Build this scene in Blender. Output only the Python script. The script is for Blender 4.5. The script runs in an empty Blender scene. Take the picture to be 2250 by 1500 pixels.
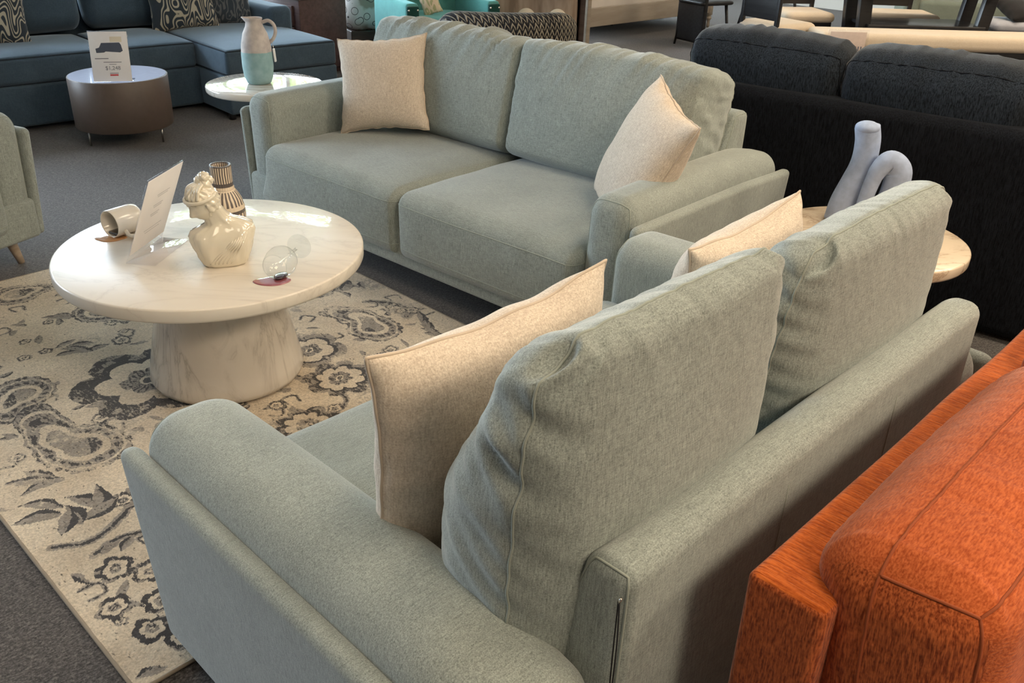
import bpy, math, random
import numpy as np
from mathutils import Matrix, Vector
random.seed(7)
sc = bpy.context.scene
COL = sc.collection
R = math.radians
pi = math.pi

# ------------------------------------------------------------------ helpers
def tag(o, label=None, cat=None, group=None, kind=None):
    if label: o['label'] = label
    if cat: o['category'] = cat
    if group: o['group'] = group
    if kind: o['kind'] = kind
    return o

def thing(name, label, cat, loc=(0, 0, 0), rz=0.0, group=None):
    o = bpy.data.objects.new(name, None)
    o.empty_display_size = .1
    COL.objects.link(o)
    o.location = loc
    o.rotation_euler = (0, 0, rz)
    return tag(o, label, cat, group)

def copy_tree(o, parent=None):
    c = o.copy()
    COL.objects.link(c)
    if parent is not None:
        c.parent = parent
    for ch in list(o.children):
        copy_tree(ch, c)
    return c

class MB:
    def __init__(s):
        s.v = []; s.f = []; s.m = []; s.n = 0
    def add(s, verts, faces, mi=0):
        verts = np.asarray(verts, float)
        s.v.append(verts)
        for f in faces:
            s.f.append([int(i) + s.n for i in f]); s.m.append(mi)
        s.n += len(verts)
        return s
    def build(s, name, mats, parent=None, smooth=True, loc=None, rot=None):
        me = bpy.data.meshes.new(name)
        V = np.vstack(s.v)
        me.from_pydata([tuple(p) for p in V], [], s.f)
        if not isinstance(mats, (list, tuple)): mats = [mats]
        for m in mats: me.materials.append(m)
        if smooth: me.polygons.foreach_set('use_smooth', [True] * len(me.polygons))
        if len(mats) > 1: me.polygons.foreach_set('material_index', s.m)
        me.update()
        o = bpy.data.objects.new(name, me)
        COL.objects.link(o)
        if parent is not None: o.parent = parent
        if loc is not None: o.location = loc
        if rot is not None: o.rotation_euler = rot
        return o

def axis_coords(h, r, seg, k):
    flat = h - r
    m = max(1, int(round(2 * flat / seg)))
    c = list(np.linspace(-flat, flat, m + 1)) if flat > 1e-6 else [0.0]
    t = [math.tan(i / k * pi / 4) for i in range(1, k + 1)]
    return np.array([-flat - r * x for x in reversed(t)] + c + [flat + r * x for x in t])

def soft_map(P, h, r):
    core = np.clip(P, -(h - r), h - r)
    d = (P - core) / r
    l = np.linalg.norm(d, axis=1)
    mx = np.abs(d).max(axis=1)
    out = core + np.where(l[:, None] > 1e-9, d / np.maximum(l, 1e-9)[:, None], 0) * r
    return out

def softbox(size, r, seg=.05, k=3, fn=None):
    """rounded box; returns verts, faces.  r number or per-axis"""
    h = np.array(size, float) / 2
    r = np.minimum(np.array([r] * 3 if np.isscalar(r) else r, float), h - 1e-5)
    A = [axis_coords(h[i], r[i], seg, k) for i in range(3)]
    P = []; F = []; base = 0
    for ax in range(3):
        a, b = (ax + 1) % 3, (ax + 2) % 3
        for sgn in (-1, 1):
            U, Vv = np.meshgrid(A[a], A[b], indexing='ij')
            q = np.zeros((U.size, 3))
            q[:, a] = U.ravel(); q[:, b] = Vv.ravel(); q[:, ax] = sgn * h[ax]
            n1, n2 = len(A[a]), len(A[b])
            idx = np.arange(n1 * n2).reshape(n1, n2) + base
            quads = np.stack([idx[:-1, :-1], idx[1:, :-1], idx[1:, 1:], idx[:-1, 1:]], -1).reshape(-1, 4)
            if sgn < 0: quads = quads[:, ::-1]
            P.append(q); F.append(quads); base += n1 * n2
    P = np.vstack(P); F = np.vstack(F)
    key = np.round(P * 1e5).astype(np.int64)
    _, first, inv = np.unique(key, axis=0, return_index=True, return_inverse=True)
    inv = inv.ravel()
    P = P[first]; F = inv[F]
    Q = soft_map(P, h, r)
    if fn is not None: Q = fn(Q)
    return Q, F

def lathe(prof, n=64, closed_top=False):
    prof = np.array(prof, float)
    th = np.linspace(0, 2 * pi, n, endpoint=False)
    V = []; F = []
    for r_, z in prof:
        V += [(r_ * math.cos(t), r_ * math.sin(t), z) for t in th]
    m = len(prof)
    for i in range(m - 1):
        for j in range(n):
            a = i * n + j; b = i * n + (j + 1) % n
            F.append((a, b, b + n, a + n))
    return np.array(V), F

def disc_caps(prof, n):
    return [tuple(reversed(range(n)))], [tuple(range((len(prof) - 1) * n, len(prof) * n))]

def lathe_solid(prof, n=64):
    V, F = lathe(prof, n)
    m = len(prof)
    F = F + [tuple(reversed(range(n))), tuple(range((m - 1) * n, m * n))]
    return V, F

def tube(path, rad, n=10, closed=False, caps=True):
    path = np.array(path, float); m = len(path)
    rad = np.full(m, rad) if np.isscalar(rad) else np.array(rad, float)
    if closed: T = np.roll(path, -1, 0) - np.roll(path, 1, 0)
    else: T = np.gradient(path, axis=0)
    T /= np.maximum(np.linalg.norm(T, axis=1), 1e-12)[:, None]
    up = np.array([0, 0, 1.]) if abs(T[0][2]) < .9 else np.array([1., 0, 0])
    N = np.cross(T[0], up); N /= np.linalg.norm(N)
    V = []
    for i in range(m):
        N = N - T[i] * (N @ T[i]); N /= max(np.linalg.norm(N), 1e-12)
        B = np.cross(T[i], N)
        for j in range(n):
            a = 2 * pi * j / n
            V.append(path[i] + rad[i] * (math.cos(a) * N + math.sin(a) * B))
    F = []
    for i in range(m if closed else m - 1):
        i2 = (i + 1) % m
        for j in range(n):
            j2 = (j + 1) % n
            F.append((i * n + j, i * n + j2, i2 * n + j2, i2 * n + j))
    if caps and not closed:
        F.append(tuple(reversed(range(n)))); F.append(tuple(range((m - 1) * n, m * n)))
    return np.array(V), F

def bez(pts, n=40):
    """Catmull-Rom through points"""
    P = np.array(pts, float); out = []
    Q = np.vstack([2 * P[0] - P[1], P, 2 * P[-1] - P[-2]])
    per = max(2, n // (len(P) - 1))
    for i in range(1, len(Q) - 2):
        for t in np.linspace(0, 1, per, endpoint=False):
            a, b, c, d = Q[i - 1], Q[i], Q[i + 1], Q[i + 2]
            out.append(.5 * ((2 * b) + (c - a) * t + (2 * a - 5 * b + 4 * c - d) * t ** 2 + (-a + 3 * b - 3 * c + d) * t ** 3))
    out.append(P[-1])
    return np.array(out)

def xf(V, loc=(0, 0, 0), rz=0, rx=0, ry=0):
    M = np.array((Matrix.Rotation(rz, 3, 'Z') @ Matrix.Rotation(ry, 3, 'Y') @ Matrix.Rotation(rx, 3, 'X')))
    return np.asarray(V) @ M.T + np.array(loc)

_rng = np.random.RandomState(3)
_W = _rng.normal(size=(64, 3)); _PH = _rng.uniform(0, 6.28, 64)
def nz(P, scale, seed=0, k=6):
    o = np.zeros(len(P))
    for i in range(k):
        j = (seed * 7 + i) % 64
        o += np.sin(P @ (_W[j] * scale) + _PH[j] + seed)
    return o / k

def sstep(a, b, x):
    t = np.clip((x - a) / (b - a), 0, 1)
    return t * t * (3 - 2 * t)

# ------------------------------------------------------------------ materials
def new_mat(name):
    m = bpy.data.materials.new(name); m.use_nodes = True
    nt = m.node_tree
    return m, nt, nt.nodes['Principled BSDF']

def node(nt, t, **kw):
    n = nt.nodes.new(t)
    for k, v in kw.items(): setattr(n, k, v)
    return n

def mapping(nt, scale=(1, 1, 1), rot=(0, 0, 0), loc=(0, 0, 0), coord='Object'):
    tc = node(nt, 'ShaderNodeTexCoord'); mp = node(nt, 'ShaderNodeMapping')
    mp.inputs['Scale'].default_value = scale; mp.inputs['Rotation'].default_value = rot; mp.inputs['Location'].default_value = loc
    nt.links.new(tc.outputs[coord], mp.inputs['Vector'])
    return mp.outputs['Vector']

def noise(nt, vec, scale=1, detail=2, rough=.5, dist=0):
    n = node(nt, 'ShaderNodeTexNoise')
    n.inputs['Scale'].default_value = scale; n.inputs['Detail'].default_value = detail
    n.inputs['Roughness'].default_value = rough; n.inputs['Distortion'].default_value = dist
    nt.links.new(vec, n.inputs['Vector'])
    return n.outputs['Fac']

def ramp(nt, fac, stops, interp='LINEAR'):
    r = node(nt, 'ShaderNodeValToRGB'); cr = r.color_ramp; cr.interpolation = interp
    while len(cr.elements) < len(stops): cr.elements.new(.5)
    for e, (p, c) in zip(cr.elements, stops):
        e.position = p; e.color = (*c, 1) if len(c) == 3 else c
    nt.links.new(fac, r.inputs['Fac'])
    return r.outputs['Color']

def math_n(nt, op, a, b=None, c=None):
    n = node(nt, 'ShaderNodeMath', operation=op)
    for i, x in enumerate((a, b, c)):
        if x is None: continue
        if isinstance(x, (int, float)): n.inputs[i].default_value = x
        else: nt.links.new(x, n.inputs[i])
    return n.outputs[0]

def mix(nt, fac, a, b, blend='MIX'):
    n = node(nt, 'ShaderNodeMix', data_type='RGBA', blend_type=blend)
    for i, x in ((0, fac), (6, a), (7, b)):
        if isinstance(x, (int, float)): n.inputs[i].default_value = x
        elif isinstance(x, tuple): n.inputs[i].default_value = (*x, 1) if len(x) == 3 else x
        else: nt.links.new(x, n.inputs[i])
    return n.outputs[2]

def bump(nt, h, bsdf, strength=.3, dist=.002):
    b = node(nt, 'ShaderNodeBump'); b.inputs['Strength'].default_value = strength; b.inputs['Distance'].default_value = dist
    nt.links.new(h, b.inputs['Height']); nt.links.new(b.outputs['Normal'], bsdf.inputs['Normal'])

def plain(name, col, rough=.6, metal=0, noise_amt=.05, scale=30, spec=.5, coat=0):
    m, nt, b = new_mat(name)
    v = mapping(nt)
    f = noise(nt, v, scale, 3)
    c0 = tuple(max(0, c * (1 - noise_amt)) for c in col); c1 = tuple(min(1, c * (1 + noise_amt)) for c in col)
    nt.links.new(ramp(nt, f, [(.3, c0), (.7, c1)]), b.inputs['Base Color'])
    b.inputs['Roughness'].default_value = rough; b.inputs['Metallic'].default_value = metal
    b.inputs['Specular IOR Level'].default_value = spec
    b.inputs['Coat Weight'].default_value = coat
    return m

def fabric(name, dark, light, fine=650, streak=(420, 420, 45), sheen=.25, bstr=.25, nap=.07, rough=.9, contrast=(.32, .68), sheen_tint=None, bdist=.0015):
    m, nt, b = new_mat(name)
    v1 = mapping(nt)
    f1 = noise(nt, v1, fine, 2, .6)
    v2 = mapping(nt, streak); f2 = noise(nt, v2, 1, 2, .6)
    v3 = mapping(nt, (streak[2], streak[1], streak[0])); f3 = noise(nt, v3, 1, 2, .6)
    s = math_n(nt, 'ADD', math_n(nt, 'MULTIPLY', f1, .4), math_n(nt, 'ADD', math_n(nt, 'MULTIPLY', f2, .35), math_n(nt, 'MULTIPLY', f3, .25)))
    col = ramp(nt, s, [(contrast[0], dark), (contrast[1], light)])
    v4 = mapping(nt); f4 = noise(nt, v4, 7, 3, .55, .6)
    lo = 1 - nap; hi = 1 + nap
    col = mix(nt, 1.0, col, ramp(nt, f4, [(.3, (lo, lo, lo)), (.7, (hi, hi, hi))]), 'MULTIPLY')
    nt.links.new(col, b.inputs['Base Color'])
    b.inputs['Roughness'].default_value = rough
    b.inputs['Specular IOR Level'].default_value = .15
    b.inputs['Sheen Weight'].default_value = sheen; b.inputs['Sheen Roughness'].default_value = .45
    if sheen_tint: b.inputs['Sheen Tint'].default_value = (*sheen_tint, 1)
    bump(nt, s, b, bstr, bdist)
    return m

def ribbed(name, dark, light, ribdir='v', pitch=.006, broken=30, sheen=.3, bstr=.6, bdist=.002):
    """corduroy / chenille: stretched noise + wave ribs"""
    m, nt, b = new_mat(name)
    k = 1 / pitch
    sc_ = {'v': (k, k, broken), 'y': (k, broken, broken), 'x': (broken, k, k)}[ribdir]
    v = mapping(nt, sc_); f = noise(nt, v, 1, 1.5, .55)
    v2 = mapping(nt, (k * .6, k * .6, k * .6)); f2 = noise(nt, v2, 1, 2)
    v3 = mapping(nt, (6, 6, 6)); f3 = noise(nt, v3, 1, 3)
    s = math_n(nt, 'ADD', math_n(nt, 'MULTIPLY', f, .75), math_n(nt, 'MULTIPLY', f2, .25))
    col = ramp(nt, s, [(.36, dark), (.62, light)])
    col = mix(nt, 1.0, col, ramp(nt, f3, [(.3, (.86, .86, .86)), (.7, (1.12, 1.12, 1.12))]), 'MULTIPLY')
    nt.links.new(col, b.inputs['Base Color'])
    b.inputs['Roughness'].default_value = .9; b.inputs['Specular IOR Level'].default_value = .12
    b.inputs['Sheen Weight'].default_value = sheen; b.inputs['Sheen Roughness'].default_value = .4
    bump(nt, s, b, bstr, bdist)
    return m

def wood(name, dark, light, scale=(3, 40, 40), rough=.45, spec=.4):
    m, nt, b = new_mat(name)
    v = mapping(nt, scale); f = noise(nt, v, 1, 5, .6, .5)
    nt.links.new(ramp(nt, f, [(.3, dark), (.7, light)]), b.inputs['Base Color'])
    b.inputs['Roughness'].default_value = rough; b.inputs['Specular IOR Level'].default_value = spec
    return m

def marble(name, base, vein, rough=.1, rot=(0, 0, .6), scale=(2.2, 7, 5), coat=.5, spec=.5):
    m, nt, b = new_mat(name)
    v = mapping(nt, scale, rot)
    n1 = noise(nt, v, 1, 6, .6, 1.3)
    d = math_n(nt, 'ABSOLUTE', math_n(nt, 'SUBTRACT', n1, .5))
    col = ramp(nt, d, [(0, vein), (.018, tuple(.4 * a + .6 * c for a, c in zip(vein, base))), (.07, base), (1, base)])
    v2 = mapping(nt, (3, 3, 3)); n2 = noise(nt, v2, 1, 3)
    col = mix(nt, ramp(nt, n2, [(.42, (0, 0, 0)), (.7, (.75, .75, .75))]), col, base)
    v3 = mapping(nt, scale, rot, (5, 3, 1)); n3 = noise(nt, v3, .8, 4, .6, .8)
    col = mix(nt, 1.0, col, ramp(nt, n3, [(.3, (.94, .93, .92)), (.65, (1.0, 1.0, 1.0))]), 'MULTIPLY')
    nt.links.new(col, b.inputs['Base Color'])
    b.inputs['Roughness'].default_value = rough
    b.inputs['Specular IOR Level'].default_value = spec
    b.inputs['Coat Weight'].default_value = coat; b.inputs['Coat Roughness'].default_value = .03
    return m

def glass_mat(name, tint=(1, 1, 1), gloss=.12):
    """thin clear sheet: mostly transparent with a Fresnel reflection"""
    m = bpy.data.materials.new(name); m.use_nodes = True; nt = m.node_tree
    nt.nodes.clear()
    out = node(nt, 'ShaderNodeOutputMaterial'); mx = node(nt, 'ShaderNodeMixShader')
    tr = node(nt, 'ShaderNodeBsdfTransparent'); tr.inputs['Color'].default_value = (*tint, 1)
    gl = node(nt, 'ShaderNodeBsdfGlossy'); gl.inputs['Roughness'].default_value = .02
    lw = node(nt, 'ShaderNodeFresnel'); lw.inputs['IOR'].default_value = 1.45
    geo = node(nt, 'ShaderNodeNewGeometry')
    f = math_n(nt, 'MULTIPLY', math_n(nt, 'ADD', lw.outputs[0], gloss * .04), math_n(nt, 'SUBTRACT', 1.0, geo.outputs['Backfacing']))
    nt.links.new(f, mx.inputs[0]); nt.links.new(tr.outputs[0], mx.inputs[1]); nt.links.new(gl.outputs[0], mx.inputs[2])
    nt.links.new(mx.outputs[0], out.inputs['Surface'])
    return m

M = {}
M['sage'] = fabric('sage_heather', (.110, .130, .120), (.43, .47, .435), fine=560, sheen=.35, bstr=.3)
M['sage_seam'] = plain('sage_thread', (.30, .33, .29), .9)
M['linen'] = fabric('oatmeal_boucle', (.44, .35, .27), (.82, .72, .60), fine=330, streak=(260, 260, 60), sheen=.2, bstr=.6, nap=.03, bdist=.003)
M['linen_seam'] = plain('linen_thread', (.56, .46, .36), .9)
M['navy_base'] = ribbed('navy_corduroy', (.0018, .0022, .0035), (.0095, .0115, .016), 'v', .0032, 30, sheen=.03, bstr=.7)
M['navy_cush'] = ribbed('navy_corduroy_cushion', (.004, .006, .009), (.026, .034, .046), 'v', .0034, 45, sheen=.2, bstr=.7)
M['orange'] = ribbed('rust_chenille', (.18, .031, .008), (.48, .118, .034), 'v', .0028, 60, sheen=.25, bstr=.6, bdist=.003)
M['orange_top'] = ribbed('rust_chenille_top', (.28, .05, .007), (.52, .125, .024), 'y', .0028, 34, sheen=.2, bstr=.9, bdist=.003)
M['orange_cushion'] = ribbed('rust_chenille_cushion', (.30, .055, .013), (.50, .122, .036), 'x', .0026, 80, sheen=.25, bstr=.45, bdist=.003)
M['teal_sofa'] = fabric('slate_blue_velvet', (.03, .052, .078), (.082, .12, .155), fine=400, sheen=.4, bstr=.15, nap=.12, sheen_tint=(.7, .85, 1))  # own slate blue, raised to carry the blue haze over this corner
M['teal_seam'] = plain('slate_welt', (.018, .03, .045), .9)
M['marble'] = marble('cream_marble', (.78, .72, .63), (.68, .62, .54), rough=.36, scale=(2.0, 4.5, 4), coat=.38, spec=.4)
M['marble_shaded'] = marble('cream_marble_shaded', (.66, .60, .52), (.43, .38, .32), rough=.2, rot=(.5, .5, .3), scale=(7, 6, 2.2))  # same marble, darkened in colour for the shade under the tabletop
M['marble_side'] = marble('pale_marble', (.80, .76, .70), (.48, .42, .36), rough=.06)
M['travertine'] = marble('warm_beige_marble', (.74, .62, .47), (.45, .34, .24), rough=.25, rot=(0, 0, -.7))
M['drum'] = plain('brown_lacquer', (.105, .075, .058), .45, 0, .06)
M['drum_top'] = plain('drum_top', (.60, .64, .80), .14, 0, .03, coat=.5)  # blue-white reflection put into the base colour, brightened for the haze
M['steel'] = plain('brushed_steel', (.55, .53, .5), .3, 1)
M['brass_nail'] = plain('nickel_nail', (.75, .72, .66), .25, 1)
M['paper'] = plain('card_paper', (.82, .80, .80), .5, 0, .01)
M['paper_cream'] = plain('card_sticker', (.78, .70, .56), .5, 0, .01)
M['ink'] = plain('ink_grey', (.16, .16, .19), .6)
M['ink_pale'] = plain('ink_pale', (.55, .54, .56), .6)
M['ink_red'] = plain('ink_red', (.55, .06, .07), .6)
M['ink_blue'] = plain('ink_slate', (.07, .085, .125), .6)
M['acrylic'] = glass_mat('acrylic_sheet', (.97, .97, .98), .5)
M['glass'] = glass_mat('drinking_glass', (.95, .96, .96), .4)
M['wood_pale'] = wood('pale_wood_leg', (.36, .27, .19), (.52, .41, .31))
M['wood_cherry'] = wood('brown_cherry', (.065, .035, .034), (.115, .066, .06), (2, 30, 30))
M['wood_black'] = wood('black_wood', (.008, .008, .009), (.024, .023, .025), (3, 40, 40), .35)
M['wood_taupe'] = wood('taupe_painted_wood', (.27, .225, .18), (.36, .31, .25), (2, 20, 20), .5)
M['wood_dark'] = wood('dark_walnut', (.03, .018, .014), (.07, .045, .038), (2, 24, 24), .5)
M['beige_seat'] = fabric('beige_linen_seat', (.52, .42, .31), (.72, .61, .48), fine=300, sheen=.1, nap=.03)
M['cream_ceramic'] = plain('cream_glaze', (.76, .70, .57), .08, 0, .03, 8, .6, .6)
M['mug'] = plain('white_stoneware', (.76, .70, .60), .22, 0, .02, 8, .5, .4)
M['bluegrey'] = plain('powder_blue_flock', (.34, .41, .56), .95, 0, .10, 45, .1)
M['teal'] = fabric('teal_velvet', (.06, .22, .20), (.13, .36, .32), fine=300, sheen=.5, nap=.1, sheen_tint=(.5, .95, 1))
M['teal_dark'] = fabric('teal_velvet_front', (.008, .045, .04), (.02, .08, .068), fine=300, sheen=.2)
M['white_wall'] = plain('wall_paint', (.72, .70, .66), .8, 0, .02, 4)
M['grey_wall'] = plain('grey_wall_paint', (.26, .25, .24), .85, 0, .02, 4)  # grey of the unseen walls, set dark to cut bounced fill light
M['ceiling'] = plain('ceiling_tile', (.80, .79, .76), .9, 0, .03, 6)
M['white_frame'] = plain('white_window_frame', (.75, .75, .74), .4)
M['black_cord'] = plain('black_elastic', (.01, .01, .012), .6)
M['black_cushion'] = fabric('black_velvet', (.006, .006, .007), (.02, .018, .019), sheen=.2)
M['grey_seat'] = fabric('grey_blue_seat', (.28, .29, .34), (.42, .43, .48), fine=300)
M['bedding'] = None

# carpet
def mk_carpet():
    m, nt, b = new_mat('charcoal_carpet')
    v = mapping(nt); f = noise(nt, v, 210, 3, .7); v2 = mapping(nt, (60, 200, 100), (0, 0, .7)); g = noise(nt, v2, 1, 2)
    s = math_n(nt, 'ADD', math_n(nt, 'MULTIPLY', f, .65), math_n(nt, 'MULTIPLY', g, .35))
    col = ramp(nt, s, [(.36, (.030, .027, .027)), (.5, (.085, .078, .075)), (.66, (.20, .182, .17))])
    nt.links.new(col, b.inputs['Base Color']); b.inputs['Roughness'].default_value = .95; b.inputs['Specular IOR Level'].default_value = .1
    b.inputs['Sheen Weight'].default_value = .15
    bump(nt, s, b, .6, .004)
    return m
M['carpet'] = mk_carpet()

def patterned(name, base, line, scale, thr=.06, dist=2.0, extra=None, seed=0, rough=.85):
    """wavy contour-line textile"""
    m, nt, b = new_mat(name)
    v = mapping(nt, (scale, scale, scale * .45), (0, 0, 0), (seed, seed, seed))
    f = noise(nt, v, 1, 1, .4, .2)
    w = math_n(nt, 'SINE', math_n(nt, 'MULTIPLY', f, dist * 22))
    col = ramp(nt, math_n(nt, 'MULTIPLY_ADD', w, .5, .5), [(.62, base), (.74, line)])
    nt.links.new(col, b.inputs['Base Color']); b.inputs['Roughness'].default_value = rough
    b.inputs['Sheen Weight'].default_value = .2
    return m
M['wave_pillow'] = patterned('wavy_line_textile', (.02, .032, .045), (.42, .38, .29), 8, dist=5.2)
M['stripe_pillow'] = patterned('fine_wave_textile', (.03, .045, .06), (.12, .13, .135), 22, dist=1.5, seed=4)
M['floral'] = patterned('floral_print', (.70, .56, .40), (.42, .40, .22), 26, dist=1.0, seed=2)

def mk_bedding():
    m, nt, b = new_mat('looped_line_bedding')
    v = mapping(nt, (2.6, 2.6, 2.6)); vo = node(nt, 'ShaderNodeTexVoronoi', feature='F1'); nt.links.new(v, vo.inputs['Vector'])
    d = math_n(nt, 'ABSOLUTE', math_n(nt, 'SUBTRACT', vo.outputs['Distance'], .42))
    v2 = mapping(nt, (5, 5, 5), (0, 0, .4)); n2 = noise(nt, v2, 1, 3)
    base = ramp(nt, n2, [(.4, (.33, .28, .23)), (.5, (.60, .58, .56)), (.7, (.66, .66, .67))])
    col = mix(nt, ramp(nt, d, [(.02, (1, 1, 1)), (.045, (0, 0, 0))]), base, (.05, .045, .05))
    nt.links.new(col, b.inputs['Base Color']); b.inputs['Roughness'].default_value = .85
    return m
M['bedding'] = mk_bedding()

def mk_quilt():
    m, nt, b = new_mat('taupe_quilt')
    v = mapping(nt, (14, 14, 3)); f = noise(nt, v, 1, 3)
    nt.links.new(ramp(nt, f, [(.35, (.20, .145, .105)), (.65, (.36, .28, .215))]), b.inputs['Base Color'])
    b.inputs['Roughness'].default_value = .9
    return m
M['quilt'] = mk_quilt()
M['cream_fabric'] = fabric('cream_cloth', (.60, .52, .40), (.74, .66, .53), fine=200)
M['white_bedding'] = plain('pale_bedding', (.62, .57, .52), .9, 0, .05, 6)

def mk_knit():
    """black and cream herringbone knit"""
    m, nt, b = new_mat('herringbone_knit')
    tc = node(nt, 'ShaderNodeTexCoord'); sx = node(nt, 'ShaderNodeSeparateXYZ'); nt.links.new(tc.outputs['Object'], sx.inputs[0])
    ang = math_n(nt, 'ADD', sx.outputs['X'], math_n(nt, 'MULTIPLY', sx.outputs['Y'], .8))
    tri = math_n(nt, 'PINGPONG', math_n(nt, 'MULTIPLY', ang, 1), .021)
    ph = math_n(nt, 'ADD', math_n(nt, 'MULTIPLY', sx.outputs['Z'], 150), math_n(nt, 'MULTIPLY', tri, -330))
    v = mapping(nt, (60, 60, 60)); n1 = noise(nt, v, 1, 2)
    w = math_n(nt, 'SINE', math_n(nt, 'ADD', ph, math_n(nt, 'MULTIPLY', n1, 3.0)))
    v2 = mapping(nt, (9, 9, 5)); n2 = noise(nt, v2, 1, 2)
    col_gap = math_n(nt, 'MULTIPLY', math_n(nt, 'COMPARE', tri, .0, .004), -1.0)
    s = math_n(nt, 'ADD', math_n(nt, 'ADD', w, col_gap), math_n(nt, 'MULTIPLY_ADD', n2, 2.4, -1.2))
    col = ramp(nt, math_n(nt, 'MULTIPLY_ADD', s, .5, .5), [(.45, (.012, .012, .016)), (.75, (.36, .32, .25))])
    nt.links.new(col, b.inputs['Base Color']); b.inputs['Roughness'].default_value = .9
    bump(nt, s, b, .8, .006)
    return m
M['knit'] = mk_knit()

def mk_vase():
    """brown and cream carved stripes in bands along Z (object space, base at 0)"""
    m, nt, b = new_mat('striped_vase_glaze')
    tc = node(nt, 'ShaderNodeTexCoord'); sx = node(nt, 'ShaderNodeSeparateXYZ'); nt.links.new(tc.outputs['Object'], sx.inputs[0])
    a = math_n(nt, 'ARCTAN2', sx.outputs['Y'], sx.outputs['X'])
    v = mapping(nt, (28, 28, 16)); n1 = noise(nt, v, 1, 2)
    w = math_n(nt, 'SINE', math_n(nt, 'ADD', math_n(nt, 'MULTIPLY', a, 26), math_n(nt, 'MULTIPLY', n1, 5.5)))
    stripe = ramp(nt, math_n(nt, 'MULTIPLY_ADD', w, .5, .5), [(.42, (.105, .085, .078)), (.56, (.66, .55, .42))])
    z = sx.outputs['Z']
    bands = ramp(nt, math_n(nt, 'DIVIDE', z, .235), [
        (0, (1, 1, 1)), (.06, (1, 1, 1)), (.075, (0, 0, 0)), (.33, (0, 0, 0)), (.335, (.5, .5, .5)), (.375, (.5, .5, .5)), (.38, (1, 1, 1)), (.435, (1, 1, 1)), (.44, (0, 0, 0)),
        (.63, (0, 0, 0)), (.64, (1, 1, 1)), (.69, (1, 1, 1)), (.70, (.5, .5, .5)), (.75, (.5, .5, .5)), (.755, (0, 0, 0)), (.975, (0, 0, 0)), (.98, (.5, .5, .5))], 'CONSTANT')
    is_cream = math_n(nt, 'GREATER_THAN', bands, .8)
    is_dark = math_n(nt, 'COMPARE', bands, .5, .15)
    col = mix(nt, is_cream, stripe, (.66, .55, .42)); col = mix(nt, is_dark, col, (.10, .082, .076))
    nt.links.new(col, b.inputs['Base Color']); b.inputs['Roughness'].default_value = .35
    bump(nt, w, b, .25, .002)
    return m
M['vase'] = mk_vase()

def mk_jug():
    m, nt, b = new_mat('two_tone_jug')
    tc = node(nt, 'ShaderNodeTexCoord'); sx = node(nt, 'ShaderNodeSeparateXYZ'); nt.links.new(tc.outputs['Object'], sx.inputs[0])
    v = mapping(nt, (20, 20, 20)); n1 = noise(nt, v, 1, 4)
    up = ramp(nt, n1, [(.35, (.40, .35, .33)), (.65, (.56, .50, .46))])
    lo = ramp(nt, n1, [(.35, (.22, .36, .37)), (.65, (.30, .45, .46))])
    f = math_n(nt, 'GREATER_THAN', math_n(nt, 'ADD', sx.outputs['Z'], math_n(nt, 'MULTIPLY', n1, .008)), .192)
    nt.links.new(mix(nt, f, lo, up), b.inputs['Base Color']); b.inputs['Roughness'].default_value = .7
    bump(nt, n1, b, .3, .003)
    return m
M['jug'] = mk_jug()

def liquid(name, col, rough=.03):
    m, nt, b = new_mat(name)
    v = mapping(nt, (20, 20, 20)); f = noise(nt, v, 1, 2)
    nt.links.new(ramp(nt, f, [(.3, tuple(c * .85 for c in col)), (.7, col)]), b.inputs['Base Color'])
    b.inputs['Roughness'].default_value = rough; b.inputs['Coat Weight'].default_value = 1
    return m
M['wine'] = liquid('wine_red', (.33, .10, .125))
M['wine_dark'] = liquid('wine_dark', (.035, .006, .012))
M['coffee'] = liquid('coffee_spill', (.50, .24, .09))
M['coffee_dark'] = liquid('coffee_dark', (.02, .012, .008))

# ------------------------------------------------------------------ camera
cam = bpy.data.cameras.new('camera'); co = bpy.data.objects.new('camera', cam); COL.objects.link(co)
p_, r_ = .47989, .030803
F_ = Vector((0, math.cos(p_), -math.sin(p_))); X_ = Vector((1, 0, 0)); U_ = X_.cross(F_)
Xr = math.cos(r_) * X_ + math.sin(r_) * U_; Ur = -math.sin(r_) * X_ + math.cos(r_) * U_
co.matrix_world = Matrix(((Xr.x, Ur.x, -F_.x, 0), (Xr.y, Ur.y, -F_.y, 0), (Xr.z, Ur.z, -F_.z, 1.55), (0, 0, 0, 1)))
cam.sensor_fit = 'HORIZONTAL'; cam.sensor_width = 36; cam.lens = 1956 / 2250 * 36
cam.shift_x = 20.5 / 2250
cam.clip_start = .05; cam.clip_end = 200
sc.camera = co

# ------------------------------------------------------------------ room (room frame turned 46 deg)
PH = R(46)
E1 = np.array([math.cos(PH), math.sin(PH)]); E2 = np.array([-math.sin(PH), math.cos(PH)])
def room_pt(p, q): return p * E1 + q * E2
def room_box(name, p0, p1, q0, q1, z0, z1, mat, kind='structure', parent=None, r=.0):
    c = room_pt((p0 + p1) / 2, (q0 + q1) / 2)
    V, F = softbox((p1 - p0, q1 - q0, z1 - z0), .002, 50, 1)
    mb = MB(); mb.add(V, F)
    o = mb.build(name, mat, parent, smooth=False, loc=(c[0], c[1], (z0 + z1) / 2), rot=(0, 0, PH))
    if parent is None: tag(o, kind=kind)
    return o
P0, P1, Q0, Q1, ZC = -4.5, 13.0, -5.0, 9.0, 3.2
room_box('floor', P0 - .2, P1 + .2, Q0 - .2, Q1 + .2, -.1, 0, M['carpet'])
room_box('ceiling', P0 - .2, P1 + .2, Q0 - .2, Q1 + .2, ZC, ZC + .1, M['ceiling'])
room_box('wall_right', P0 - .2, P1 + .2, Q0 - .2, Q0, 0, ZC, M['grey_wall'])
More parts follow.
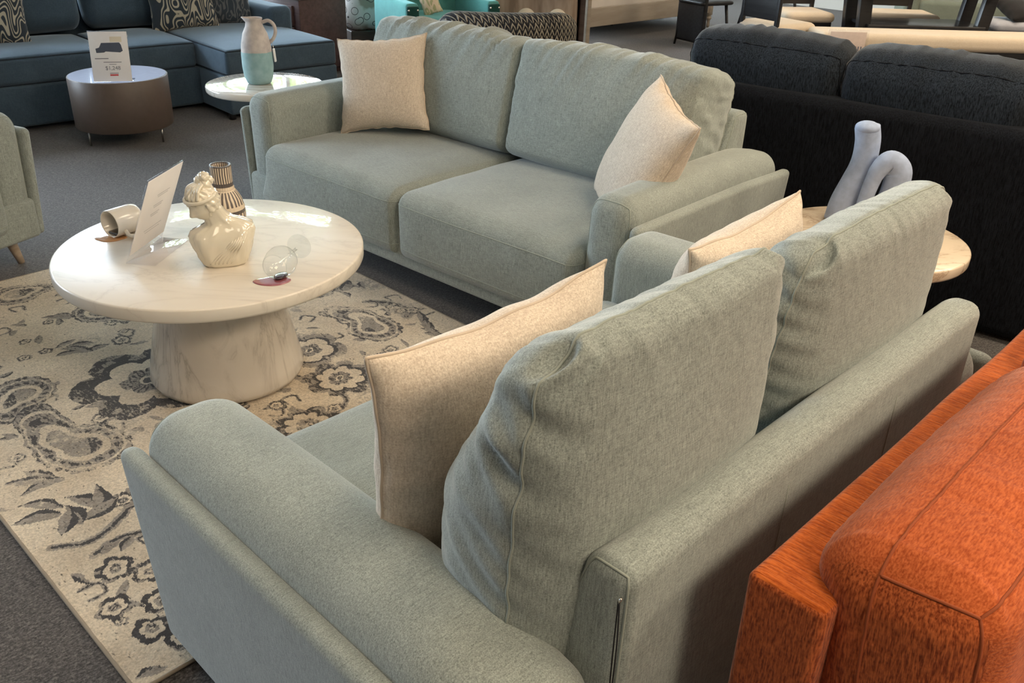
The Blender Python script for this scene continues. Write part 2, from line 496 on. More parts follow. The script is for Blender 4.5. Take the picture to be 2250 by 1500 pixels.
room_box('wall_back', P1, P1 + .2, Q0, Q1, 0, ZC, M['white_wall'])
# window wall at q = Q1: sill, header, piers
WZ0, WZ1 = .55, 2.85
wins = [(-3.6, -.2), (.2, 3.6), (4.0, 7.4), (7.8, 11.2)]
mb = MB()
def rb(mb, p0, p1, q0, q1, z0, z1):
    V, F = softbox((p1 - p0, q1 - q0, z1 - z0), .002, 50, 1)
    mb.add(V + np.array([(p0 + p1) / 2, (q0 + q1) / 2, (z0 + z1) / 2]), F)
rb(mb, P0 - .2, P1 + .2, Q1, Q1 + .2, 0, WZ0); rb(mb, P0 - .2, P1 + .2, Q1, Q1 + .2, WZ1, ZC)
edges = [P0 - .2] + [x for w in wins for x in w] + [P1 + .2]
for i in range(0, len(edges), 2): rb(mb, edges[i], edges[i + 1], Q1, Q1 + .2, WZ0, WZ1)
tag(mb.build('wall_left', M['white_wall'], smooth=False, rot=(0, 0, PH)), kind='structure')
for i, (a, b_) in enumerate(wins):
    mb = MB(); t = .05
    rb(mb, a, b_, Q1 + .05, Q1 + .12, WZ0, WZ0 + t); rb(mb, a, b_, Q1 + .05, Q1 + .12, WZ1 - t, WZ1)
    for x in (a, (a + b_) / 2 - t / 2, b_ - t): rb(mb, x, x + t, Q1 + .05, Q1 + .12, WZ0 + t, WZ1 - t)
    w = tag(mb.build('window_%d' % (i + 1), M['white_frame'], smooth=False, rot=(0, 0, PH)), kind='structure')
    mb = MB(); rb(mb, a + t, b_ - t, Q1 + .08, Q1 + .086, WZ0 + t, WZ1 - t)
    mb.build('pane', M['acrylic'], w, smooth=False)
    # portal for sky light through the window
    L = bpy.data.lights.new('window_portal', 'AREA'); L.shape = 'RECTANGLE'; L.size = b_ - a; L.size_y = WZ1 - WZ0
    L.cycles.is_portal = True
    lo = bpy.data.objects.new('window_portal', L); COL.objects.link(lo)
    c = room_pt((a + b_) / 2, Q1 + .16)
    d = Vector((-E2[0], -E2[1], 0))
    lo.matrix_world = Matrix.Translation((c[0], c[1], (WZ0 + WZ1) / 2)) @ d.to_track_quat('-Z', 'Y').to_matrix().to_4x4()
room_box('wall_front', P0 - .2, P0, Q0, Q1, 0, ZC, M['grey_wall'])
# outside ground
mb = MB(); rb(mb, -40, 60, -30, 60, -.25, -.1)
tag(mb.build('ground', plain('pavement', (.36, .35, .33), .9), smooth=False, rot=(0, 0, PH)), kind='structure')

# world
w = bpy.data.worlds.new('world'); sc.world = w; w.use_nodes = True
bg = w.node_tree.nodes['Background']; bg.inputs['Color'].default_value = (.74, .88, 1.0, 1); bg.inputs['Strength'].default_value = 25

# trees outside the windows
def mk_leaf():
    m, nt, b = new_mat('leaf_green')
    v = mapping(nt, (3, 3, 3)); f = noise(nt, v, 1, 2)
    nt.links.new(ramp(nt, f, [(.3, (.10, .18, .03)), (.7, (.36, .46, .12))]), b.inputs['Base Color'])
    b.inputs['Roughness'].default_value = .6
    return m
M['leaf'] = mk_leaf(); M['bark'] = wood('bark', (.06, .045, .035), (.13, .10, .08))
def tree(p, q, h, rad, label, seed):
    c = room_pt(p, q); rg = np.random.RandomState(seed)
    t = thing('tree', label, 'tree', (c[0], c[1], -.1))
    mb = MB()
    V, F = tube(bez([(0, 0, 0), (.1, .05, h * .3), (0, .1, h * .6), (.1, 0, h * .9)], 16), np.linspace(.16, .04, 16), 8); mb.add(V, F)
    for k in range(9):
        a = rg.uniform(0, 6.28); z0 = rg.uniform(.3, .7) * h
        e = np.array([math.cos(a) * rad * .8, math.sin(a) * rad * .8, z0 + rg.uniform(.2, .8)])
        pth = bez([(0, .05, z0), tuple(e * [.5, .5, 1] + [0, 0, -.1]), tuple(e)], 8)
        V, F = tube(pth, np.linspace(.06, .015, len(pth)), 5); mb.add(V, F)
    mb.build('trunk', M['bark'], t)
    mb = MB(); n = 2600
    D = rg.normal(size=(n, 3)); D /= np.linalg.norm(D, axis=1)[:, None]
    Pp = D * (rg.uniform(.25, 1, n) ** .5)[:, None] * [rad, rad, h * .38] + [0, 0, h * .62]
    for q_ in Pp:
        a = rg.normal(size=3); a /= np.linalg.norm(a); b_ = np.cross(a, rg.normal(size=3)); b_ /= np.linalg.norm(b_)
        s = rg.uniform(.07, .14)
        mb.add([q_ - a * s, q_ + b_ * s * .5, q_ + a * s, q_ - b_ * s * .5], [(0, 1, 2, 3)])
    mb.build('foliage', M['leaf'], t, smooth=False)
tree(6.6, 12.6, 4.6, 1.9, 'leafy green tree beyond the third window, mirrored in the side table', 11)
tree(11.2, 13.4, 5.0, 2.0, 'leafy green tree beyond the last window, far from the sectional', 12)
tree(1.6, 14.0, 4.4, 1.6, 'sparse tree outside the second window, behind the sectional', 13)

# ceiling lamps
def lamp(p, q, watts, col, size=1.2):
    c = room_pt(p, q)
    L = bpy.data.lights.new('ceiling_panel_lamp', 'AREA'); L.shape = 'SQUARE'; L.size = size; L.energy = watts; L.color = col
    o = bpy.data.objects.new('ceiling_panel_lamp', L); COL.objects.link(o)
    o.location = (c[0], c[1], ZC - .02)
WARM = (1.0, .82, .60)
LAMPS = [(p, q, w_ * 1.9) for p, q, w_ in [(0.6, -2.2, 60), (3.2, -2.4, 60), (6, -2.2, 50), (3.0, .6, 30), (6.0, .8, 45), (9, .5, 45), (9.2, 3.6, 40), (0, 1.0, 14)]]
for p, q, wt in LAMPS: lamp(p, q, wt, WARM)

# ------------------------------------------------------------------ upholstery builders
def cushion_fn(h, bulge=(.0, .03, .0), wr=.006, seed=0, dent=0.0, edge_k=26, sag=.0, taper=.0, slope=.0):
    hx, hy, hz = h
    def fn(Q):
        x, y, z = Q[:, 0] / hx, Q[:, 1] / hy, Q[:, 2] / hz
        o = Q.copy()
        ax, ay, az = np.clip(1 - x ** 2, 0, 1), np.clip(1 - y ** 2, 0, 1), np.clip(1 - z ** 2, 0, 1)
        o[:, 0] += np.sign(x) * bulge[0] * (np.clip(1 - y ** 2, 0, 1) * .5 + .5) * np.clip(1 - (z - .25) ** 2 / 1.6, 0, 1) * np.abs(x) ** 3
        o[:, 1] += np.sign(y) * bulge[1] * (ax ** .6) * (az ** .6) * np.abs(y)
        o[:, 2] += np.sign(z) * bulge[2] * ax * ay * np.abs(z)
        if wr:
            n = nz(Q, 9, seed)
            top = np.exp(-(1 - z) * hz / .12)
            sides = np.exp(-(1 - np.abs(x)) * hx / .06)
            slant = Q[:, 0] + .5 * (hz - Q[:, 2])
            w1 = (nz(np.stack([slant, Q[:, 1] * .15, Q[:, 2] * .15], 1), 75, seed + 1, 8) + .5 * nz(np.stack([slant, 0 * slant, 0 * slant], 1), 150, seed + 8, 6)) * 1.5 * top * (.45 + .55 * np.clip(.5 + nz(Q, 16, seed + 4) * 1.6, 0, 1))
            w2 = .34 * (nz(np.stack([Q[:, 0] * .15, Q[:, 1] * .3, Q[:, 2] + .25 * Q[:, 1]], 1), 75, seed + 2, 8) + .5 * nz(np.stack([0 * slant, Q[:, 1] * .2, Q[:, 2]], 1), 150, seed + 9, 6)) * 1.5 * sides * (.5 + .5 * np.clip(.5 + nz(Q, 14, seed + 6) * 1.6, 0, 1))
            big = nz(Q, 14, seed + 3) * .5
            o[:, 1] += np.sign(y) * wr * (w1 * .8 + w2 * .5 + big * .5) * np.clip(np.abs(y) * 1.3, 0, 1)
            o[:, 2] += wr * (w1 * .9) * (z > 0)
            o[:, 0] += np.sign(x) * wr * (w2 * 1.0 + big * .4) * sides
        if slope:
            o[:, 2] -= slope * np.clip((h[1] - Q[:, 1]) / (2 * h[1]), 0, 1) * sstep(-.2, 1, z)
        if taper:
            k_ = taper * sstep(-.3, 1, z)
            o[:, 1] = h[1] + (o[:, 1] - h[1]) * (1 - k_)
        if sag:
            o[:, 2] -= sag * (x ** 4) * (z > 0) * np.clip(z, 0, 1)
        if dent:
            for sx in (-1, 1):
                d2 = ((x - sx) * hx / .055) ** 2 + ((z - 1) * hz / .05) ** 2 + ((y - .75) * hy / .06) ** 2
                g = np.exp(-d2)
                fold = np.sin((Q[:, 2] + Q[:, 0] * sx) * 120)
                o[:, 0] -= sx * g * dent * (1 + .5 * fold); o[:, 2] -= g * dent * (.8 + .5 * fold)
                d3 = ((x - sx) * hx / .09) ** 2 + ((z - .45) * hz / .30) ** 2
                o[:, 0] += sx * np.exp(-d3) * .55 * dent * nz(np.stack([Q[:, 0] * .1, Q[:, 1] * .35, Q[:, 2] + .3 * Q[:, 1]], 1), 95, seed + 5, 7) * np.clip(1 - np.abs(y) * .3, 0, 1)
        return o
    return fn

def ring_path(h, r, fn, y, n=60, which='xz', off=.002, frac=1.0):
    """closed loop on the cube edge at constant y (plane xz)"""
    hx, hy, hz = h; t = []
    for a in np.linspace(-1, 1, n, endpoint=False): t.append((a * hx, y, hz))
    for a in np.linspace(1, -1, n, endpoint=False): t.append((hx, y, a * hz))
    for a in np.linspace(1, -1, n, endpoint=False): t.append((a * hx, y, -hz))
    for a in np.linspace(-1, 1, n, endpoint=False): t.append((-hx, y, a * hz))
    Q = soft_map(np.array(t), np.array(h), np.array(r))
    Q = fn(Q) if fn else Q
    return Q

def back_cushion(parent, name, xc, yc, zc, size, tilt, r, mat, seam_mat, seed=0, seg=.02, k=5, rz=0, bulge=.035, wr=.007, dent=.0, roll=0, seams=(1,), taper=0, sag=.012, side_mat=None, slope=0, xb=.012, end_seam=False):
    h = np.array(size) / 2
    fn = cushion_fn(h, (xb, bulge, .012), wr, seed, dent, sag=sag, taper=taper, slope=slope)
    V, F = softbox(size, r, seg, k, fn)
    mb = MB(); mb.add(V, F)
    if side_mat is not None:
        A_, B_, C_ = V[F[:, 0]], V[F[:, 1]], V[F[:, 2]]
        N_ = np.cross(B_ - A_, C_ - A_); N_ /= np.maximum(np.linalg.norm(N_, axis=1), 1e-12)[:, None]
        mb.m = [1 if abs(q) > .72 else 0 for q in N_[:, 0]]
        mat = [mat, side_mat]
    o = mb.build(name, mat, parent, loc=(xc, yc, zc), rot=(-tilt, roll, rz))
    for s in seams:
        Q = ring_path(h, r, fn, s * h[1])
        V, F = tube(Q, .0022, 6, closed=True); mb = MB(); mb.add(V, F)
        mb.build('seam', seam_mat, o)
    if end_seam:
        Q = fn(soft_map(np.array([(-h[0], a * h[1], h[2]) for a in np.linspace(.25, -1, 40)]), h, np.array(r)))
        V, F = tube(Q, .0024, 6); mb = MB(); mb.add(V, F); mb.build('seam', seam_mat, o)
    return o

def seat_cushion(parent, xc, y0, y1, z0, z1, w, mat, seam_mat, seed=0, seg=.03, crown=.025, flare=0, flare_from=None):
    size = (w, y1 - y0, z1 - z0); h = np.array(size) / 2; r = np.array((.035, .065, .05))
    def fn(Q):
        o = Q.copy()
        x, y, z = Q[:, 0] / h[0], Q[:, 1] / h[1], Q[:, 2] / h[2]
        ax = np.clip(1 - x ** 4, 0, 1); ay = np.clip(1 - y ** 4, 0, 1)
        o[:, 2] += (z > 0) * crown * ax * ay * np.clip(z, 0, 1) + .004 * nz(Q, 12, seed) * (z > .5)
        fr = np.clip(-y, 0, 1) ** 6
        o[:, 1] -= fr * .015 * np.clip(1 - z ** 2, 0, 1) * np.clip(1 - x ** 6, 0, 1)
        o[:, 1] += .004 * nz(Q, 15, seed + 2) * fr
        if flare:
            t = sstep(.25, -1, z) * fr * np.clip((x * np.sign(flare)), 0, 1) ** 6
            o[:, 0] += flare * t
        return o
    V, F = softbox(size, r, seg, 4, fn)
    mb = MB(); mb.add(V, F)
    o = mb.build('seat_cushion', mat, parent, loc=(xc, (y0 + y1) / 2, (z0 + z1) / 2))
    for zz in (h[2] - .045, -h[2] + .055):
        t = [(-h[0], a * h[1], zz) for a in np.linspace(.3, -1, 20, endpoint=False)] + [(a * h[0], -h[1], zz) for a in np.linspace(-1, 1, 50)] + [(h[0], a * h[1], zz) for a in np.linspace(-.95, .3, 20)]
        Q = fn(soft_map(np.array(t), h, r))
        V, F = tube(Q, .002, 6); mb = MB(); mb.add(V, F)
        mb.build('seam', seam_mat, o)
    return o

def leg_mesh(h, r0, r1, dx=0, dy=0):
    V, F = tube([(dx, dy, 0), (dx * .5, dy * .5, h * .5), (0, 0, h)], [r1, (r0 + r1) / 2, r0], 14)
    return V, F

def sofa(name, label, cat, loc, rz, wb, wo, D, zb, za, zp, zbot, ds, zs, n, tb=.10, p=.045, hi=True, mat=None, legz=0.0, flare_in=.03):
    mat = mat or M['sage']; sm = M['sage_seam']
    t = thing(name, label, cat, (loc[0], loc[1], 0), rz)
    wa = wo - p - wb
    seg = .02 if hi else .04
    for s in (-1, 1):
        hz_ = (zp - zbot)
        def pf(Q, s=s, hz_=hz_):
            o = Q.copy(); o[:, 0] -= s * flare_in * np.clip(.5 - Q[:, 2] / hz_, 0, 1)
            rear = np.clip(Q[:, 1] / (D / 2), -1, 1)
            o[:, 2] -= .012 * sstep(.2, 1, rear) * (Q[:, 2] > 0)
            return o
        V, F = softbox((p, D, hz_), (.02, .035, .022), .06, 4, pf)
        mb = MB(); mb.add(V, F); mb.build('side_panel', mat, t, loc=(s * (wo - p / 2), -D / 2, (zp + zbot) / 2))
        z0 = zbot + .05; hz = za - z0
        def af(Q, s=s, hz=hz):
            o = Q.copy(); zz = Q[:, 2] / (hz / 2)
            yy = Q[:, 1] / (D / 2)
            o[:, 2] += .008 * np.clip(1 - yy ** 2, 0, 1) * (zz > .3) + .0025 * nz(Q, 11, 5) * (zz > .3)
            o[:, 2] -= .03 * sstep(.55, 1, yy) * (zz > 0)
            o[:, 0] -= s * flare_in * .6 * np.clip(.5 - Q[:, 2] / hz, 0, 1)
            o[:, 0] += .004 * np.sign(Q[:, 0]) * np.clip(1 - yy ** 2, 0, 1)
            return o
        V, F = softbox((wa + .008, D - .02, hz), (wa * .42, .06, .075), seg * 1.5, 6, af)
        mb = MB(); mb.add(V, F)
        arm = mb.build('arm', mat, t, loc=(s * (wb + wa / 2), -D / 2 - .005, z0 + hz / 2))
        # front face seam of the arm
        h3 = np.array((wa + .008, D - .02, hz)) / 2; r3 = np.array((wa * .42, .06, .075))
        pts = [(-h3[0], -h3[1] * .97, a * h3[2]) for a in np.linspace(-.9, 1, 24, endpoint=False)] + [(a * h3[0], -h3[1] * .97, h3[2]) for a in np.linspace(-1, 1, 24, endpoint=False)] + [(h3[0], -h3[1] * .97, a * h3[2]) for a in np.linspace(1, -.9, 24)]
        V, F = tube(af(soft_map(np.array(pts), h3, r3)), .0018, 6); mb = MB(); mb.add(V, F); mb.build('seam', sm, arm)
    # back frame, wedge section
    hb = zb - zbot
    def bf(Q):
        o = Q.copy(); f = np.clip(-Q[:, 1] / (tb / 2), 0, 1)
        o[:, 1] -= f * np.clip(hb / 2 - Q[:, 2], 0, .3) * .42
        o[:, 1] += .004 * nz(Q, 7, 9)
        return o
    V, F = softbox((2 * wb - .004, tb, hb), (.022, .03, .03), .05, 4, bf)
    mb = MB(); mb.add(V, F); bk = mb.build('back_frame', mat, t, loc=(0, -tb / 2, zbot + hb / 2))
    h3 = np.array((2 * wb - .004, tb, hb)) / 2; r3 = np.array((.022, .03, .03))
    for s in (-1, 1):
        pts = [(s * h3[0], -h3[1], a * h3[2]) for a in np.linspace(-.9, 1, 30, endpoint=False)] + [(s * h3[0], a * h3[1], h3[2]) for a in np.linspace(-1, 1, 12, endpoint=False)] + [(s * h3[0], h3[1], a * h3[2]) for a in np.linspace(1, -.9, 30)]
        V, F = tube(bf(soft_map(np.array(pts), h3, r3)), .002, 6); mb = MB(); mb.add(V, F); mb.build('seam', sm, bk)
    for xx in ((-.33, .33) if n == 2 else (0,)):
        pts = [(xx * wb, h3[1], a * h3[2]) for a in np.linspace(.82, -.95, 20)]
        V, F = tube(bf(soft_map(np.array(pts), h3, r3)), .0012, 5); mb = MB(); mb.add(V, F); mb.build('seam', sm, bk)
    # base
    V, F = softbox((2 * (wo - p - .015), D - .03, .17), (.02, .025, .02), .1, 3)
    mb = MB(); mb.add(V, F); mb.build('base_frame', mat, t, loc=(0, -D / 2 - .025, zbot + .085))
    cw = 2 * wb / n
    for i in range(n):
        fl = 0
        if i == 0: fl = -.09
        if i == n - 1: fl = .09 if n > 1 else 0
        seat_cushion(t, -wb + cw * (i + .5), -ds, -.17, zbot + .045, zs, cw - .006, mat, sm, i, seg * 1.5, flare=fl)
    for sx in (-1, 1):
        for sy in (-(D - .12), -.12):
            V, F = leg_mesh(zbot + .01 - legz, .026, .014, sx * .02, -.03 if sy < -.5 else .02)
            mb = MB(); mb.add(V, F); mb.build('leg', M['wood_pale'], t, loc=(sx * (wo - .14), sy, legz))
    return t

# ---- far sofa (facing the coffee table)
S1 = sofa('sofa', 'sage green two-cushion sofa behind the coffee table, facing left', 'sofa', (.279, 4.158), R(-41.67),
          .901, 1.118, 1.05, .762, .655, .584, .125, 1.086, .45, 2)
back_cushion(S1, 'back_cushion', -.475, -.285, .695, (.93, .25, .49), R(14), (.035, .085, .05), M['sage'], M['sage_seam'], 1, .014, 5, bulge=.04, wr=.015, dent=.012)
back_cushion(S1, 'back_cushion', .445, -.285, .70, (.90, .25, .50), R(14), (.03, .085, .04), M['sage'], M['sage_seam'], 2, .014, 5, bulge=.045, wr=.015, dent=.012)
# ---- near loveseat seen from behind
S2 = sofa('loveseat', 'sage green loveseat in the foreground, seen from behind over its arm', 'sofa', (.599, 1.293), R(45.75 + 180),
          .615, .858, 1.02, .777, .632, .575, .085, 1.03, .45, 2, tb=.075, hi=True)
back_cushion(S2, 'back_cushion', .392, -.215, .78, (.525, .22, .61), R(2), (.06, .07, .05), M['sage'], M['sage_seam'], 3, .009, 7, xb=.03, bulge=.045, wr=.0055, dent=.026, taper=.45, sag=-.018, seams=(.55,), slope=.075)
back_cushion(S2, 'back_cushion', -.270, -.22, .738, (.57, .22, .61), R(3), (.06, .07, .05), M['sage'], M['sage_seam'], 4, .009, 7, xb=.03, bulge=.045, wr=.0055, dent=.026, taper=.45, sag=-.012, seams=(.55,), slope=.04)
# ---- armchair at left
A1 = sofa('armchair', 'sage green armchair cropped by the left edge, on the carpet beside the rug', 'armchair', (-3.04, 3.63), R(65),
          .27, .47, .95, .76, .655, .58, .125, .98, .45, 1)
back_cushion(A1, 'back_cushion', 0, -.27, .70, (.54, .24, .5), R(13), (.055, .085, .075), M['sage'], M['sage_seam'], 5, .03, 4)

# price tag string on the loveseat back
def s2(a, b, z):
    th = R(45.75); u = np.array([math.cos(th), math.sin(th)]); v = np.array([u[1], -u[0]])
    q = np.array([.599, 1.293]) + a * u + b * v
    return (q[0], q[1], z)
def s1(a, b, z):
    th = R(-41.67); u = np.array([math.cos(th), math.sin(th)]); v = np.array([-u[1], u[0]])
    q = np.array([.279, 4.158]) + a * u + b * v
    return (q[0], q[1], z)
t = thing('tag_string', 'black looped tag string pinned to the near end of the loveseat back', 'string', s2(-.619, -.012, .735))
e = np.array(s2(-.619, -.012, .735))
pts = [np.array(s2(-.620, -.012, .735)), np.array(s2(-.6215, -.0105, .66)), np.array(s2(-.6215, -.009, .58)), np.array(s2(-.6215, -.006, .57)), np.array(s2(-.6215, -.0055, .66)), np.array(s2(-.620, -.010, .735))]
mb = MB(); V, F = tube(bez([p - e for p in pts], 40), .0011, 6); mb.add(V, F); mb.build('loop', M['black_cord'], t)
V, F = tube([(0, 0, -.004), (.002, -.004, .008)], .002, 8); mb = MB(); mb.add(V, F); o = mb.build('pin', M['brass_nail'], t); o['label'] = 'small bright metal pin'

# ------------------------------------------------------------------ throw pillows
def throw_pillow(name, label, cat, loc, rot, s, th, mat, seam_mat, group=None, seed=0, n=60, ear=.10, wr=.006, sz=None):
    sx = s / 2; szz = (sz or s) / 2
    g = np.linspace(-1, 1, n); g = np.sign(g) * np.abs(g) ** .85
    U, W = np.meshgrid(g, g, indexing='ij'); u = U.ravel(); w = W.ravel()
    prof = (np.clip(1 - np.abs(u) ** 2.4, 0, 1) * np.clip(1 - np.abs(w) ** 2.4, 0, 1)) ** .52
    px = u * sx * (1 - ear * (1 - w ** 2) * np.abs(u) ** 3); pz = w * szz * (1 - ear * (1 - u ** 2) * np.abs(w) ** 3)
    Pxz = np.stack([px, np.zeros_like(px), pz], 1)
    nn = nz(Pxz, 10, seed)
    eu = np.exp(-(1 - np.abs(u)) / .22); ew = np.exp(-(1 - np.abs(w)) / .22)
    wav = 1.6 * nz(np.stack([px * .15, 0 * px, pz], 1), 60, seed + 3, 7) * eu + 1.6 * nz(np.stack([px, 0 * px, pz * .15], 1), 60, seed + 4, 7) * ew
    t = th / 2 * prof + wr * wav * prof ** .4 + .008 * nn * prof
    zz_ = np.zeros_like(px); rip = .005 * nz(np.stack([zz_, zz_, pz], 1), 60, seed + 1) * np.abs(u) ** 8; rip2 = .005 * nz(np.stack([px, zz_, zz_], 1), 60, seed + 2) * np.abs(w) ** 8
    Fr = np.stack([px + rip, -t, pz + rip2], 1); Bk = np.stack([px + rip, t, pz + rip2], 1)
    idx = np.arange(n * n).reshape(n, n)
    q = np.stack([idx[:-1, :-1], idx[1:, :-1], idx[1:, 1:], idx[:-1, 1:]], -1).reshape(-1, 4)
    border = np.zeros((n, n), bool); border[0] = border[-1] = True; border[:, 0] = border[:, -1] = True; border = border.ravel()
    back_id = np.where(border, np.arange(n * n), -1)
    ids = np.cumsum(~border) - 1 + n * n
    back_id = np.where(border, np.arange(n * n), ids)
    V = np.vstack([Fr, Bk[~border]])
    V[:n * n][border, 1] = 0
    F = [tuple(f) for f in q] + [tuple(reversed(back_id[f])) for f in q]
    root = thing(name, label, cat, loc, 0, group)
    root.rotation_mode = 'YXZ'; root.rotation_euler = rot
    mb = MB(); mb.add(V, F); mb.build('pillow_cover', mat, root)
    if seam_mat:
        ring = np.concatenate([idx[:, 0], idx[-1, 1:], idx[::-1, -1][1:], idx[0, ::-1][1:-1]])
        Q = V[ring]; Q[:, 1] += .0
        V2, F2 = tube(Q, .003, 6, closed=True); mb = MB(); mb.add(V2, F2); mb.build('edge_seam', seam_mat, root)
    return root
PG = None
throw_pillow('throw_pillow', 'beige square throw pillow standing upright at the left arm of the far sofa', 'pillow', tuple(np.array(s1(-.615, -.515, .69)) + [-.065, 0, 0]), (R(-19), R(-7), R(-12)), .43, .16, M['linen'], M['linen_seam'], PG, 1, 80, wr=.004)
throw_pillow('throw_pillow', 'beige throw pillow slouched against the right arm of the far sofa', 'pillow', (.478, 3.125, .665), (R(-23.6), R(9), R(-79)), .50, .19, M['linen'], M['linen_seam'], PG, 2, 80)
throw_pillow('throw_pillow', 'tan throw pillow in the foreground, behind the near loveseat cushion and arm', 'pillow', s2(-.425, -.445, .685), (R(4), R(-1), R(45.75)), .53, .17, M['linen'], M['linen_seam'], PG, 3, 140, wr=.006)
throw_pillow('throw_pillow', 'pale throw pillow at the far end of the loveseat, beside the round end table', 'pillow', s2(.335, -.445, .665), (R(5), R(-4), R(45.75)), .43, .22, M['linen'], M['linen_seam'], PG, 4, 110, wr=.008, sz=.52)

# ------------------------------------------------------------------ coffee table
CT = (-.945, 2.678)
def round_table(name, label, loc, Rt, zt, th, prof, mats):
    t = thing(name, label, 'table', (loc[0], loc[1], 0))
    b = .006
    P = [(Rt - .012, zt - th), (Rt - .003, zt - th + .003), (Rt, zt - th + .01), (Rt, zt - b), (Rt - b * .3, zt - b * .3), (Rt - b, zt), (Rt * .6, zt), (.02, zt)]
    V, F = lathe_solid(P, 128); mb = MB(); mb.add(V, F)
    o = mb.build('tabletop', mats[0], t)
    o.data.polygons.foreach_set('use_smooth', [True] * len(o.data.polygons))
    mod = o.modifiers.new('n', 'EDGE_SPLIT'); mod.split_angle = R(50)
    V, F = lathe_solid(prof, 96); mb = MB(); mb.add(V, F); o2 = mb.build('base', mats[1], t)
    mod = o2.modifiers.new('n', 'EDGE_SPLIT'); mod.split_angle = R(50)
    return t
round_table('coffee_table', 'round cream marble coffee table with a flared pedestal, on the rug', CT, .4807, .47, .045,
            [(.20, .012), (.235, .014), (.25, .022), (.256, .04), (.25, .07), (.232, .15), (.212, .25), (.196, .34), (.186, .40), (.182, .425)], (M['marble'], M['marble_shaded']))
round_table('side_table', 'round white marble side table under the two-tone jug', (-1.303, 4.80), .304, .55, .035,
            [(.095, .0), (.10, .01), (.098, .05), (.085, .2), (.075, .4), (.075, .515)], (M['marble_side'], M['marble_shaded']))
round_table('end_table', 'round beige end table at the far end of the loveseat, under the blue sculpture', (1.18, 2.74), .304, .55, .04,
            [(.14, .0), (.15, .01), (.145, .05), (.11, .2), (.085, .4), (.08, .51)], (M['travertine'], M['marble_shaded']))

# drum table
t = thing('drum_table', 'low brown drum table with a pale reflection-tinted top, in front of the sectional', 'table', (-2.44, 5.63, 0))
V, F = lathe_solid([(.25, .10), (.288, .10), (.293, .106), (.293, .40), (.290, .404), (.285, .404)], 96)
mb = MB(); mb.add(V, F); o = mb.build('drum_body', M['drum'], t); o.modifiers.new('n', 'EDGE_SPLIT').split_angle = R(50)
V, F = lathe_solid([(.284, .402), (.284, .406), (.1, .406), (.01, .406)], 96)
mb = MB(); mb.add(V, F); o = mb.build('drum_top', M['drum_top'], t); o.modifiers.new('n', 'EDGE_SPLIT').split_angle = R(50); o['label'] = 'glossy top with its blue-white reflection put into the colour'
for a in (-130, -10, 110):
    V, F = tube([(0, 0, 0), (0, 0, .102)], .006, 10); mb = MB(); mb.add(V, F)
    mb.build('leg', M['steel'], t, loc=(.245 * math.cos(R(a)), .245 * math.sin(R(a)), 0))

# ------------------------------------------------------------------ acrylic price signs
def text_mesh(txt, size, mat, parent, loc, rot, name='print', depth=.0002, align='CENTER'):
    cu = bpy.data.curves.new('t', 'FONT'); cu.body = txt; cu.size = size; cu.align_x = align; cu.extrude = depth
    tmp = bpy.data.objects.new('t', cu); COL.objects.link(tmp)
    dg = bpy.context.evaluated_depsgraph_get()
    me = bpy.data.meshes.new_from_object(tmp.evaluated_get(dg)); me.name = name
    bpy.data.objects.remove(tmp); bpy.data.curves.remove(cu)
    me.materials.clear(); me.materials.append(mat)
    o = bpy.data.objects.new(name, me); COL.objects.link(o); o.parent = parent; o.location = loc; o.rotation_euler = rot
    return o
def flat(mb, x0, x1, z0, z1, y=-.0009, d=.0003):
    V, F = softbox((x1 - x0, d, z1 - z0), .0001, 1, 1); mb.add(V + [(x0 + x1) / 2, y, (z0 + z1) / 2], F)

# sign on the drum table: faces the viewer (-Y local), leans back
t = thing('price_sign', 'white price sign with a dark sofa picture, standing on the drum table', 'sign', (-2.365, 5.385, .407), R(14))
lean = -R(12); hh = .285; ww = .215
def lz(V): return xf(V, (0, 0, .002), rx=lean)
V, F = softbox((ww + .006, .003, hh + .004), .001, 1, 1); mb = MB(); mb.add(lz(V + [0, .0, hh / 2]), F)
V2, F2 = softbox((ww + .006, .10, .003), .001, 1, 1); mb.add(V2 + [0, .05, .0015], F2)
mb.build('acrylic_holder', M['acrylic'], t)
V, F = softbox((ww, .0012, hh - .004), .0004, 1, 1); mb = MB(); mb.add(V + [0, -.0025, hh / 2], F)
card = mb.build('card', M['paper'], t, loc=(0, 0, .002), rot=(lean, 0, 0))
mb = MB()
prof = [(-.075, .188), (-.055, .194), (-.048, .205), (-.040, .220), (.06, .222), (.068, .21), (.075, .175), (.066, .170), (.06, .166), (-.02, .172), (-.03, .166), (-.072, .164)]
n = len(prof); V = [(x, -.0034, z) for x, z in prof] + [(x, -.0031, z) for x, z in prof]
mb.add(V, [tuple(range(n)), tuple(reversed(range(n, 2 * n)))] + [(i, i + n, (i + 1) % n + n, (i + 1) % n) for i in range(n)])
mb.build('sofa_picture', M['ink_blue'], card, smooth=False)
mb = MB(); flat(mb, .01, .075, .225, .255, -.0033); mb.build('sticker', M['paper_cream'], card, smooth=False)
for q_ in ((-.085, -.01, .130, .1345), (-.04, .06, .110, .1135), (-.01, .03, .098, .1005), (-.012, .036, .047, .0505)):
    mb = MB(); flat(mb, *q_, -.0033); mb.build('printed_line', M['ink'], card, smooth=False)
mb = MB(); flat(mb, -.012, .034, .034, .043, -.0033); mb.build('red_label', M['ink_red'], card, smooth=False)
text_mesh('$1,248', .031, M['ink'], card, (.008, -.0034, .068), (R(90), 0, 0), 'price_text')

